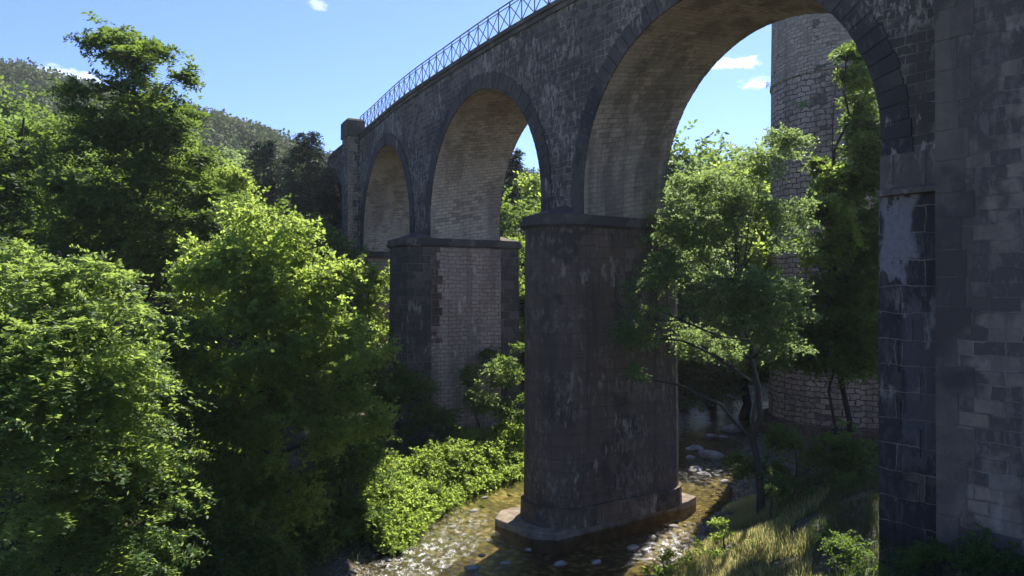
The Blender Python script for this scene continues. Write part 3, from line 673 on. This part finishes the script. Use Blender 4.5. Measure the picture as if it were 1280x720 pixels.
# --- foreground left trees
b = at(70, 19.5)
make_tree('feathery_tree', b, lobes_px(b, [(40, 400, 19, 1.7, 1.6, 1.3), (120, 420, 19, 1.6, 1.7, 1.5), (10, 470, 18, 1.9, 1.6, 1.7), (90, 520, 18.2, 2.0, 1.8, 1.7), (165, 500, 19, 1.1, 1.6, 1.7), (60, 610, 17.6, 2.3, 1.8, 1.6), (150, 620, 19, 1.7, 1.7, 1.7), (100, 690, 18.5, 2.4, 1.7, 1.4), (30, 330, 19.6, .8, .9, .6), (110, 345, 19.6, .9, .9, .7), (-40, 560, 17.6, 2, 1.8, 2.4)]),
          M['leaf_pinnate'], 2900, 34, .55, .14, 21, 'pinnate', .14, clump=14, droop=.3, label='bushy light green tree with feathery leaves filling the lower left corner', n_tw=110, shell=.35)
b = at(330, 25.5)
make_tree('rounded_tree', b, lobes_px(b, [(335, 315, 25.5, 1.5, 1.6, 1.5), (285, 360, 25.5, 1.7, 1.6, 1.6), (385, 375, 25.4, 1.6, 1.7, 1.6), (320, 440, 24.8, 2.3, 1.9, 1.9), (405, 455, 25.2, 1.9, 1.9, 1.7), (250, 450, 25, 1.5, 1.6, 1.8), (350, 540, 24.6, 2.5, 2, 1.9), (250, 560, 24.5, 1.8, 1.8, 2), (430, 540, 25, 1.3, 1.5, 1.5), (300, 640, 24, 2.4, 1.8, 1.6)]),
          M['leaf_fresh'], 3100, 34, .5, .14, 22, 'simple', .17, clump=17, label='rounded bright green tree with sunlit top, left of the octagonal pier', n_tw=130, shell=.4)
b = at(158, 31)
make_tree('tall_tree', b, lobes_px(b, [(160, 75, 31, 1.6, 1.5, 1.2), (130, 110, 31, 1.3, 1.4, .9), (200, 110, 31, 1.3, 1.4, .8), (240, 190, 31, .9, .9, .6), (185, 80, 31, 1.0, 1, .7), (165, 150, 31, 1.9, 1.7, 1.3), (160, 185, 31, 2.1, 1.8, 1.2), (215, 160, 31, 1.3, 1.3, .9), (105, 160, 31, 1.2, 1.3, .9), (205, 170, 31, 1.5, 1.5, 1.0), (125, 200, 31, 1.8, 1.7, 1.3), (215, 215, 31, 1.9, 1.8, 1.3), (165, 255, 31, 2.6, 2.2, 1.5), (245, 270, 31, 1.5, 1.8, 1.2), (95, 270, 31, 1.9, 1.8, 1.6), (160, 330, 31, 3.0, 2.4, 1.7), (240, 340, 31, 1.8, 1.8, 1.6), (90, 350, 31, 2.0, 2.0, 1.7)]),
          M['leaf_deep'], 2300, 34, .66, .2, 23, 'pinnate', .24, clump=15, droop=.35, label='tallest tree on the left, dark trunk and layered deep green leaves rising against the sky', n_tw=140, shell=.35, gapscale=.75)
b = at(30, 35)
make_tree('leafy_tree', b, lobes_px(b, [(10, 190, 35, 2.2, 2, 1.5), (60, 175, 36, 1.8, 2, 1.6), (40, 260, 35, 2.8, 2.2, 2.2), (-30, 230, 34, 2.5, 2, 2.5), (80, 320, 34, 2.0, 2, 1.8), (10, 340, 33, 2.6, 2, 2)]),
          M['leaf_deep'], 1000, 40, .95, .22, 24, 'pinnate', .22, gap=.3, label='dark leafy tree at the left edge of the picture, in front of the wooded hill', shell=.35)
b = at(268, 36)
make_tree('slender_tree', b, lobes_px(b, [(262, 220, 36, 1.4, 1.5, 1.3), (275, 275, 36, 1.6, 1.6, 1.4), (235, 300, 35.5, 1.6, 1.5, 1.8), (290, 320, 36, 1.3, 1.5, 1.4), (255, 370, 35.5, 2, 1.6, 1.6)]),
          M['leaf_yellow'], 650, 38, .8, .19, 25, 'simple', .15, gap=.35, label='yellow-green tree glowing just behind and right of the tallest tree', shell=.35)
b = at(195, 23)
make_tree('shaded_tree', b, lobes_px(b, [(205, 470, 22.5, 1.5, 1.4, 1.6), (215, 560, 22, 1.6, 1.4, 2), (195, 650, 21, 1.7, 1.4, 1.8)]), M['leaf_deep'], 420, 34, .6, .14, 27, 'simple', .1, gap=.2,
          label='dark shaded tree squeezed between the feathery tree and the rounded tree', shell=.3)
b = at(462, 47)
make_tree('small_tree', b, lobes_px(b, [(470, 385, 47, 1.2, 1.4, 1.6), (455, 355, 48, 1.0, 1.2, 1.0), (460, 430, 46, 1.9, 1.6, 1.6), (430, 440, 45, 1.6, 1.5, 1.4), (480, 345, 48, .7, 1, .8)]), M['leaf_fresh'], 420, 34, .6, .17, 28, 'simple', .12, gap=.25,
          label='small sunlit tree growing beside the left end pier, left of the octagonal pier', shell=.3)
b = at(636, 52)
make_tree('narrow_tree', b, lobes_px(b, [(640, 320, 52, .9, 1, 1.4), (640, 370, 52, 1.0, 1, 1.8), (643, 425, 51, 1.2, 1.2, 1.6)]), M['leaf_yellow'], 330, 30, .6, .16, 29, 'simple', .09, gap=.2,
          label='narrow bright green tree seen between the octagonal pier and the river pier', shell=.3)
# --- conifers
def make_conifer(name, base, h, r, seed, label=None, group=None, n=3400, mat=None):
    rg = np.random.default_rng(seed); root = empty(name, base)
    nb = 95; zb = h*(.08+.9*(np.arange(nb)/nb)**.9); tb_ = np.arange(nb)*2.4+rg.random(nb)*.8; Lb_ = r*(1-zb/h)**.75*(.55+.65*rg.random(nb))+.25
    k = rg.integers(0, nb, n); k = np.where(rg.random(n) < .5, (k*.75).astype(int), k); f = rg.random(n)**.6; rr = f*Lb_[k]; th = tb_[k]+rg.normal(size=n)*.16
    P = np.stack([rr*np.cos(th), rr*np.sin(th), zb[k]-rr*.18+.25*f*f*Lb_[k]+rg.normal(size=n)*.14], 1); O = nrm(np.stack([np.cos(th), np.sin(th), .1+0*th], 1))
    V, F, tone = sprays(P, O, 16, .75, .26, rg, 'pinnate', .35, .3); mesh_obj('crown', V, F, mat or M['needle'], root, tone=tone)
    VV = []; FF = []; tube(VV, FF, [(0, 0, -.4), (0, 0, h*.5), (0, 0, h*.98)], [.2*h/10, .12*h/10, .02], 7)
    for i in range(26):
        z_ = h*(.15+.8*i/26); a = i*2.4; q = r*(1-z_/h)**.85*.85; tube(VV, FF, [(0, 0, z_), (q*math.cos(a), q*math.sin(a), z_-q*.2)], [.045, .012], 5)
    mesh_obj('trunk', VV, FF, M['bark'], root)
    if label: tag(root, label, 'tree', group)
    return root
def hfor(b, py): return Z0+(365-py)/930*b[1]-b[2]
b = at(385, 62); make_conifer('conifer', b, hfor(b, 160), 4.6, 31, 'dark conifer just left of the far end of the viaduct, the taller of that pair')
b = at(330, 66); make_conifer('conifer', b, hfor(b, 172), 5.4, 32, 'dark conifer standing left of its taller twin below the wooded hill')
b = at(640, 72); make_conifer('conifer', b, hfor(b, 182), 3.4, 33, 'dark conifer seen through the middle arch with its tip against the sky')
b = at(357, 72); make_conifer('conifer', b, hfor(b, 190), 4.6, 35, 'dark conifer filling the gap between the two pointed conifers')
b = at(404, 70); make_conifer('conifer', b, hfor(b, 205), 4.6, 34, 'lower dark conifer touching the outermost small arch of the viaduct')

# --- trees seen through the near arch
b = (9.6, 28.7, float(gz(9.6, 28.7)))
make_tree('river_tree', b, lobes_px(b, [(950, 215, 29.5, .8, 1.0, 1.1), (985, 190, 29.8, .6, .9, 1.0), (930, 270, 29.5, 1.2, 1.3, 1.2), (880, 300, 30, 1.3, 1.3, 1.3), (985, 290, 29, 1.0, 1.2, 1.5), (975, 175, 30, .5, .7, .8), (865, 240, 31, 1.1, 1.1, .9), (900, 380, 27.2, 1.2, 1.2, 1.3), (835, 350, 29.2, .9, .9, 1.2), (800, 370, 28.6, .5, .7, .8), (795, 430, 28.4, .55, .7, 1.2), (790, 475, 28.2, .35, .5, .6), (965, 380, 26.9, 1.1, 1.2, 1.4), (930, 450, 34, 1.5, 1.2, .9), (860, 430, 31, 1.0, 1, .9), (870, 330, 30.5, 1.2, 1, 1.2), (930, 400, 27, 1.0, .9, .8), (980, 435, 26.8, .9, .9, .7), (815, 400, 28.8, .5, .6, .7), (900, 445, 29, .8, .8, .6), (900, 250, 31, 1.2, 1, 1), (835, 290, 30.5, .6, .7, 1.0)]),
          M['leaf_grey'], 2600, 28, .44, .105, 41, 'simple', .17, clump=6, label='slim tree with forked dark stem on the right bank, spreading across the near arch', n_tw=150, shell=.25, trunk_top=9.5, gapscale=1.3)
b = (15.6, 34.3, float(gz(15.6, 34.3)))
make_tree('climbing_tree', b, lobes_px(b, [(1068, 75, 34.19, 0.42, 0.6, 0.72), (1070, 100, 34.19, 0.6, 0.72, 0.84), (1078, 150, 34.19, 0.84, 0.84, 1.08), (1092, 215, 34.07, 0.96, 0.96, 1.2), (1085, 185, 34.07, 0.84, 0.96, 1.32), (1070, 240, 33.95, 1.32, 1.2, 1.32), (1040, 255, 33.83, 0.84, 0.96, 0.84), (1030, 215, 33.95, 0.48, 0.72, 0.6), (1085, 300, 33.59, 1.2, 1.2, 1.44), (1040, 320, 33.35, 1.44, 1.32, 1.32), (1020, 275, 33.35, 0.72, 0.96, 0.72), (1075, 380, 33.35, 1.44, 1.32, 1.92), (1010, 390, 33.35, 1.8, 1.32, 1.56), (1050, 450, 33.11, 2.28, 1.44, 1.2), (985, 440, 33.59, 1.44, 1.2, 0.96), (1090, 345, 33.59, 1.08, 1.2, 1.56), (1060, 420, 33.11, 1.8, 1.2, 1.44)]),
          M['leaf_deep'], 3000, 32, .5, .16, 42, 'simple', .14, gap=.3, label='tall ivy-green tree climbing in front of the round tower beside the near pier', n_tw=80, shell=.25, gapscale=1.2)
b = (14.3, 32.8, float(gz(14.3, 32.8)))
make_tree('leafy_branch_tree', b, lobes_px(b, [(1030, 265, 32.75, 0.96, 0.84, 0.6), (1045, 225, 32.99, 0.72, 0.72, 0.6), (1050, 300, 32.63, 0.6, 0.72, 0.6), (1080, 100, 33.59, 0.3, 0.36, 0.96), (1020, 330, 32.63, 0.6, 0.6, 0.48), (1078, 190, 33.47, 0.36, 0.36, 0.96)]),
          M['leaf_yellow'], 420, 32, .5, .155, 43, 'simple', .07, gap=.2, label='thin yellow-green tree catching the sun in front of the dark climbing tree', n_tw=20, shell=.2)

# prototypes of middle distance trees, then copies
protos = []
for k, (mt, seed, st) in enumerate([(M['leaf_deep'], 51, 'simple'), (M['leaf_fresh'], 52, 'simple'), (M['leaf_grey'], 53, 'simple')]):
    lb = [(0, 0, 7.6, 1.9, 1.9, 1.8), (1.5, .4, 6.2, 2.0, 2, 1.8), (-1.5, -.3, 6.0, 2.1, 2, 1.9), (.2, 1.4, 5.6, 2, 2, 1.8), (.3, -1.5, 5.2, 2.1, 2, 1.8), (1.9, 0, 4.0, 1.8, 2, 1.6), (-1.9, .2, 3.8, 1.8, 2, 1.6), (0, 0, 3.2, 2.8, 2.6, 1.5)]
    lb = [(a+.5*math.sin(k*3+a), b_, c+.4*math.cos(k*2+a), d, e, f) for a, b_, c, d, e, f in lb]
    protos.append((mt, seed, st, lb))
belt = []
# (px, depth, top py, which, label)
BT = [
      (838, 57, 228, 2, 'pale leafy tree beyond the river just right of the river pier'),
      (885, 64, 203, 2, 'grey-green tree standing tallest in the middle of the near arch opening'),
      (925, 58, 215, 1, 'sunlit green tree far beyond the river, left of the round tower'),
      (860, 66, 205, 0, 'dark tree behind the pale trees in the near arch opening'),
      (905, 72, 190, 2, 'hazy tree furthest back in the near arch opening'),
      (668, 70, 225, 1, 'bright green tree seen through the middle arch right of the conifer'),
      (655, 60, 270, 0, 'dark tree at the foot of the conifer behind the middle arch'),
      (720, 60, 250, 0, 'mid green tree beyond the middle arch, against the left edge of the river pier'),
      (425, 50, 385, 0, 'dark tree at the foot of the left end pier'),
      (345, 48, 270, 0, 'dark tree rising behind the rounded tree'),
      (375, 52, 285, 0, 'dark tree between the rounded tree and the left end pier'),
      (300, 50, 285, 0, 'dark tree glimpsed through gaps in the right side of the rounded tree'),
      (410, 44, 420, 0, 'dark tree low between the rounded tree and the octagonal pier'),
      (90, 48, 180, 0, 'dark tree directly behind the leafy tree at the left edge'),
      (20, 50, 150, 2, 'pale tree high at the left edge of the picture'),
      (210, 52, 230, 0, 'grey-green tree almost wholly hidden behind the tallest tree'),
      (250, 60, 215, 2, 'grey-green tree peeping out just right of the tallest tree trunk'),
      (-60, 44, 170, 1, 'half-hidden tree cut by the left edge, halfway up the picture'),
      (1010, 62, 240, 0, 'dark tree glimpsed against the left flank of the round tower'),
      (300, 74, 215, 2, 'pale tree on the slope just left of the conifers'),
      (350, 80, 215, 0, 'small dark tree showing just above the gap between the conifers'),
      (150, 66, 175, 0, 'dark tree high up behind the tallest tree, mostly hidden'),
      (50, 70, 140, 0, 'broad dark tree on the slope at the left edge, right under the hill'),
      (-20, 64, 150, 0, 'small dark tree cut off by the left edge just under the hill skyline'),
      (230, 84, 180, 0, 'dark tree below the hill skyline, immediately right of the tallest tree'),
      (290, 90, 190, 2, 'pale distant tree midway between the tallest tree and the conifers'),
      (940, 84, 215, 0, 'dark distant tree whose tip tops the foliage in the near arch opening'),
      (640, 90, 235, 2, 'pale distant tree right of the conifer in the middle arch'),
      (690, 92, 232, 0, 'dark distant tree behind the pale one in the middle arch'),
]
plib = {}
rb = random.Random(5)
for px, d, py, k, lab in BT:
    b = at(px, d); H_ = hfor(b, py)
    if k not in plib:
        mt, seed, st, lb = protos[k]
        r_ = make_tree('leafy_tree', b, lb, mt, 1050, 30, .85, .2, seed, st, .17, gap=.35, shell=.35, n_tw=40, label='tree', cat='tree'); plib[k] = r_
        o = r_; o.scale = (H_/9.3*1.1, H_/9.3*1.1, H_/9.3)
    else:
        o = copy_thing(plib[k], b, rb.uniform(0, 6.28), (H_/9.3*1.1, H_/9.3*1.1, H_/9.3))
    if lab: o['label'] = lab
    o['group'] = 'trees in the green belt'
    o['category'] = 'tree'

# --- bushes
def make_bush(name, px, d, specs, mat, n, per, rad, ls, seed, label, style='simple', gap=.15, cat='bush'):
    b = at(px, d); return make_tree(name, b, lobes_px(b, specs), mat, n, per, rad, ls, seed, style, .05, gap=gap, label=label, cat=cat, n_tw=24, shell=.3, leafname='foliage', flat=.5)
def bank_bush():
    """low leafy mound spreading over the left river bank"""
    b = (-3.4, 35.6, .6); root = empty('spreading_bush', b); rg = np.random.default_rng(61)
    n = 5200; y = rg.uniform(27.3, 44, n); off = rg.uniform(-.55, 1, n)**1.0; wid = np.interp(y, [27, 30, 34, 38, 44], [.9, 1.9, 3.0, 3.6, 3.2]); o_ = np.where(off < 0, off*.8, off*wid)
    x = xl(y)-o_; g0 = gz(x, y); hh = np.interp(o_, [-.5, 0, .7, 1.6, 3.6], [.12, .4, .85, 1.05, .8])*(1+.3*wav(x*1.3, y*1.3)+.2*wav(x*3.1, y*2.7))+.3*(rg.random(n) < .06)
    P = np.stack([x-b[0], y-b[1], np.maximum(g0, 0)+hh*(.45+.6*rg.random(n)**.6)-b[2]], 1); O = rg.normal(size=(n, 3))*.7; O[:, 2] = np.abs(O[:, 2])+.5
    V, F, tone = sprays(P, nrm(O), 22, .34, .125, rg, 'simple', .25, .6); tone = np.clip(tone*.75+.22*np.repeat(np.repeat(wav(x*1.1+2, y*.9), len(tone)//n//4), 4)+.1, 0, 1); mesh_obj('foliage', V, F, M['leaf_yellow'], root, tone=tone)
    for i in rg.choice(len(P), 14, replace=False):
        VV = []; FF = []
        g0 = (P[i][0], P[i][1], float(gz(P[i][0]+b[0], P[i][1]+b[1]))-b[2]-.1); tube(VV, FF, limb(g0, P[i], rg, .1, 3), [.025, .02, .015, .008], 4)
        mesh_obj('stem', VV, FF, M['bark'], root)
    tag(root, 'broad low bright green bush spilling over the left river bank in full sun', 'bush')
bank_bush()
make_bush('bush', 600, 42.5, [(592, 490, 41.2, .7, .8, .8), (602, 515, 41, .9, .9, .7), (615, 470, 41.5, .6, .7, .6), (590, 465, 41.6, .4, .5, .4)], M['leaf_grey'], 190, 28, .45, .14, 62, 'grey-leaved bush at the foot of the octagonal pier, its leaves catching the light')
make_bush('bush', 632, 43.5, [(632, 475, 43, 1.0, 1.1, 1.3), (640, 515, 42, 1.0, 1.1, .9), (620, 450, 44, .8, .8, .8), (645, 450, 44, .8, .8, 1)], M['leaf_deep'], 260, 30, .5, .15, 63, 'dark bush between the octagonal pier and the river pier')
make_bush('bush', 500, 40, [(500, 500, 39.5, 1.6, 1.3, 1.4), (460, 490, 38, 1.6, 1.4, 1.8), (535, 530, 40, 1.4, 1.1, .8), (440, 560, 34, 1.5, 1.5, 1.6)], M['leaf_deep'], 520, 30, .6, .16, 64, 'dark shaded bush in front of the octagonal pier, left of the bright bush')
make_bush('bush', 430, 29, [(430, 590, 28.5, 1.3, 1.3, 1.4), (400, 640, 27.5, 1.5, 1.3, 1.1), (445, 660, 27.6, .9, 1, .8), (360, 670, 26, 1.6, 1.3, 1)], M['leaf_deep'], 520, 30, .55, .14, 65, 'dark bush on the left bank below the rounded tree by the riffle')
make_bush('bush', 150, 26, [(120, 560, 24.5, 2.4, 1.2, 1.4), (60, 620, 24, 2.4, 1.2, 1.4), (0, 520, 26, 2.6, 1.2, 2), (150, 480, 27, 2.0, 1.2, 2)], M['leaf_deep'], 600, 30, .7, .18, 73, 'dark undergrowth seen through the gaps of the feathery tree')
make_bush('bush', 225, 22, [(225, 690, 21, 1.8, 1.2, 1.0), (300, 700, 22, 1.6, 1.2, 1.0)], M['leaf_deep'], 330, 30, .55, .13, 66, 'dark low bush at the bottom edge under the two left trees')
make_bush('bush', 985, 30, [(955, 595, 30, .9, .9, .7), (1000, 560, 30.5, 1.3, 1, 1.0), (925, 580, 31, .5, .6, .5), (990, 615, 28.5, 1.1, .8, .6), (1050, 570, 29.5, 1.2, .9, .8), (1080, 610, 27, 1, .8, .7)], M['leaf_deep'], 430, 30, .42, .12, 67, 'dark bush at the foot of the slim river tree, in front of the tower base')
make_bush('bush', 1050, 52, [(870, 470, 58, 2.8, 1.6, 2), (840, 440, 58, 2.4, 1.6, 2.4), (930, 460, 57, 2.8, 1.6, 2.1), (900, 500, 56, 2.8, 1.4, .9), (960, 470, 55, 1.6, 1.4, 2.2)], M['leaf_deep'], 650, 30, .8, .2, 68, 'shaded bush overhanging the far bend of the river')
make_bush('bush', 1180, 17.5, [(1080, 700, 18.4, .7, .6, .4), (1040, 690, 20, .8, .6, .4), (1160, 706, 17.6, .8, .6, .4), (1240, 706, 17, .9, .6, .4)], M['leaf_deep'], 330, 26, .3, .085, 69, 'low dark weeds along the foot of the near pier')
# little plants on the tower wall
for px, py, r_, lab, sd_ in ((1000, 130, .28, 'little bush rooted in the round tower wall under the string course', 71), (966, 105, .3, 'wispy plant sprouting from the left edge of the round tower', 72)):
    az = (px-640)/930; d = TY-TR*(.93 if px > 980 else .45)
    p = (az*d, d, Z0+(365-py)/930*d)
    make_tree('wall_plant', p, [(0, -.1, 0, r_, r_, r_)], M['leaf_grey'], 26 if sd_ == 71 else 8, 20, .3, .08, sd_, trunk=False, gap=0, label=lab, cat='plant', leafname='foliage')

# --- grass (stuff)
def blades(name, n, region, hgt, wid, mat, seed, dens=None, droop=.5):
    rg = np.random.default_rng(seed); x = rg.uniform(region[0], region[1], n); y = rg.uniform(region[2], region[3], n)
    k = (x > xr(y)+.25) | (x < xl(y)-.25)
    q = np.sin(x*1.9+np.sin(y*2.3))*np.sin(y*1.7+1.1*np.sin(x*1.3)); k &= (q > -.45+.0*x)
    if dens is not None: k &= dens(x, y)
    x, y, q = x[k], y[k], q[k]; z = gz(x, y)-.02; n = len(x); H_ = hgt*(.45+.9*rg.random(n))*(1+.15*q); th = rg.random(n)*2*PI
    d = np.stack([np.cos(th), np.sin(th), 0*th], 1); s = np.stack([-np.sin(th), np.cos(th), 0*th], 1)*wid*(.6+.8*rg.random(n))[:, None]; ln = (droop*rg.random(n)*H_)[:, None]
    B = np.stack([x, y, z], 1); up = np.zeros_like(B); up[:, 2] = 1; H1 = H_[:, None]
    v0 = B-s; v1 = B+s; v2 = B+s*.7+up*H1*.6+d*ln*.35; v3 = B-s*.7+up*H1*.6+d*ln*.35; v4 = B+up*H1+d*ln
    V = np.stack([v0, v1, v2, v3, v4, v4+s*.15], 1).reshape(-1, 3); i = np.arange(n)*6
    F = np.concatenate([np.stack([i, i+1, i+2, i+3], 1), np.stack([i+3, i+2, i+5, i+4], 1)]); tone = np.clip(rg.random(n)*.6+.4*(q+.4), 0, 1)
    o = mesh_obj(name, V, F, mat, tone=np.repeat(tone, 6)); return o
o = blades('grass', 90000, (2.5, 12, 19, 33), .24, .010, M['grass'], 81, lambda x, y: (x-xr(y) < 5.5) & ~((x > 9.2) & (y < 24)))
tag(o, 'sunlit yellow-green grass on the right river bank', 'grass', kind='stuff')
o = blades('shaded_grass', 60000, (6, 22, 12, 36), .3, .013, M['grass_shade'], 82, lambda x, y: (x-xr(y) > 3.2))
tag(o, 'short grass in a shade-darkened colour around the foot of the near pier', 'grass', kind='stuff')
o = blades('bank_grass', 60000, (-22, 2, 18, 50), .32, .016, M['grass_shade'], 83)
tag(o, 'rough grass and weeds under the trees of the left bank', 'grass', kind='stuff')
# a leafy ground cover on the right bank
make_bush('weedy_bush', 905, 25.5, [(880, 690, 25, .55, .5, .28), (960, 690, 24, .5, .5, .25), (895, 655, 27.6, .3, .4, .2), (930, 700, 24.3, .6, .5, .3), (905, 676, 26.2, .4, .5, .22), (850, 705, 24.6, .4, .4, .22)], M['leaf_yellow'], 330, 22, .24, .07, 84, 'sunlit clump of weeds on the right bank near the white riffle')

make_bush('weed', 985, 24.5, [(985, 655, 25.5, .3, .3, .3), (1010, 690, 23.8, .4, .4, .25)], M['leaf_fresh'], 60, 20, .22, .07, 85, 'small leafy weed in the sunlit grass near the foot of the near pier')
make_bush('weed', 965, 26, [(968, 590, 27, .12, .12, .35), (962, 610, 27, .12, .12, .25)], M['leaf_yellow'], 16, 14, .2, .07, 86, 'thin upright weed with pale leaves standing before the dark bush')
make_bush('weed', 830, 25, [(835, 700, 25, .3, .3, .22), (815, 712, 24.6, .3, .3, .2)], M['leaf_fresh'], 50, 20, .22, .07, 87, 'small leafy weed at the water edge below the white riffle')

# --- stones in and beside the river
def rock_mesh(seed):
    import bmesh
    bm = bmesh.new(); bmesh.ops.create_icosphere(bm, subdivisions=3, radius=1); rr = random.Random(seed); o1 = [Vector((rr.uniform(-1, 1), rr.uniform(-1, 1), rr.uniform(-1, 1))).normalized() for _ in range(9)]
    for v in bm.verts:
        p = v.co.copy()
        for q in o1:
            e = p.dot(q)-.72
            if e > 0: p -= q*e*.9
        v.co = p
    me = bpy.data.meshes.new('river_stone'); bm.to_mesh(me); bm.free(); me.shade_smooth(); me.materials.append(M['rock']); return me
rms = [rock_mesh(i) for i in range(4)]
def P2(px, py, z=0): d = (Z0-z)*930/(py-365); return ((px-640)/930*d, d)
RK = [(915, 537, .95, 'largest pale boulder at the far bend of the river beside the slim tree'), (888, 544, .45, 'small pale stone left of the largest boulder at the far bend'), (903, 545, .35, 'smallest stone touching the largest boulder at the far bend'),
      (868, 560, .6, 'flat stone by the waterline right behind the river pier'), (888, 569, .8, 'long flat pale stone lying across the water behind the river pier'), (862, 571, .4, 'rounded stone between the flat stones and the river pier'),
      (868, 587, .55, 'pale stone just above the right corner of the pier footing'), (880, 592, .45, 'low flat stone right of the pier footing corner'), (606, 620, .2, 'small stone at the waterline between the bright bush and the river pier'), (592, 636, .22, 'stone at the waterline under the middle of the bright bush'), (566, 656, .2, 'stone at the head of the left riffle, at the lower end of the bright bush'),
      (632, 700, .22, 'dark wet stone in the shadow in front of the river pier'), (590, 707, .3, 'flat stone at the bottom edge left of the pier shadow'), (602, 691, .15, 'small stone in the shaded water below the footing'), (660, 684, .16, 'pale stone in the shaded water close to the footing'),
      (700, 702, .3, 'broad stone in the pier shadow near the bottom edge'), (745, 700, .25, 'stone in the shade left of the white riffle'), (790, 682, .3, 'stone at the left end of the white riffle'), (842, 655, .22, 'stone breaking the white riffle'), (815, 668, .2, 'small stone in the middle of the white riffle'), (905, 600, .3, 'stone on the right waterline under the dark bush')]
for i, (px, py, s, lab) in enumerate(RK):
    x, y = P2(px, py, .05); o = bpy.data.objects.new('river_stone', rms[i % 4]); COL.objects.link(o)
    z = max(float(gz(x, y)), -.06)
    o.location = (x, y, z+.16*s); o.scale = (s, s*.75, s*.38); o.rotation_euler = (random.uniform(-.15, .15), random.uniform(-.15, .15), random.uniform(-.6, .6))
    tag(o, lab, 'stone', 'stones in the river')
# gravel margins
def gravel():
    rg = np.random.default_rng(91); n = 5200; y = rg.uniform(22, 50, n); side = rg.random(n) < .5; off = rg.normal(size=n)*.55
    x = np.where(side, xl(y)+off-.1, xr(y)+off+.1); z = gz(x, y); s = .03+.09*rg.random(n)**3
    base = np.array([(1, 0, 0), (0, 1, 0), (-1, 0, 0), (0, -1, 0), (0, 0, .7), (0, 0, -.7)]); Fb = np.array([(0, 1, 4), (1, 2, 4), (2, 3, 4), (3, 0, 4), (1, 0, 5), (2, 1, 5), (3, 2, 5), (0, 3, 5)])
    a = rg.random(n)*6.28; c, s_ = np.cos(a), np.sin(a); Vb = base[None]*(s[:, None, None]*(1+.5*rg.random((n, 1, 3))))
    V = np.stack([Vb[..., 0]*c[:, None]-Vb[..., 1]*s_[:, None], Vb[..., 0]*s_[:, None]+Vb[..., 1]*c[:, None], Vb[..., 2]], -1)+np.stack([x, y, z], 1)[:, None]
    F = (np.arange(n)*6)[:, None, None]+Fb[None]; o = mesh_obj('gravel', V.reshape(-1, 3), F.reshape(-1, 3), M['gravel'], smooth=True); tag(o, 'gravel and pebbles along the water margins', 'gravel', kind='stuff')
gravel()

# --- wood covering the far hill (stuff)
def wood():
    rg = np.random.default_rng(95); n = 4300; y = 98+rg.random(n)**1.0*165; x = rg.uniform(-.78, .45, n)*y; z = gz(x, y)
    r = 2.2+2.0*rg.random(n); m = 90; c = np.stack([x, y, z+r*.6], 1); d = nrm(rg.normal(size=(n, m, 3))); d[..., 2] = np.abs(d[..., 2])*.95-.12
    P = c[:, None]+d*r[:, None, None]*(.75+.35*rg.random((n, m, 1)))*np.array([1, 1, .95]); D = rg.normal(size=(n, m, 3)); N = nrm(d+rg.normal(size=(n, m, 3))*.5)
    L = np.repeat(r*.22, m)*(.6+.8*rg.random(n*m)); V, F = leaf_quads(P.reshape(-1, 3), D.reshape(-1, 3), N.reshape(-1, 3), L, L*.8)
    tone = np.clip(np.repeat(rg.random(n), m)*.75+rg.random(n*m)*.25, 0, 1); o = mesh_obj('hillside_wood', V, F, M['leaf_hill'], tone=np.repeat(tone, 4)); tag(o, 'grey-green wood covering the far hill', 'wood', kind='stuff')
wood()

# ------------------------------------------------------------------ thin haze volume added to lift the dark tones
hz = MB(); hz.hexa([(-640, -80, -2), (640, -80, -2), (640, 760, -2), (-640, 760, -2)], [(-640, -80, 150), (640, -80, 150), (640, 760, 150), (-640, 760, 150)])
t = NT('veil_haze'); v = t.n('ShaderNodeVolumePrincipled', {'Color': (.9, .93, 1, 1), 'Density': .00022, 'Anisotropy': .4}); t.t.links.new(v.outputs[0], t.out.inputs[1])
tag(hz.build('haze', t.m), 'thin haze volume added over the valley to lift the dark tones', 'haze', kind='stuff')
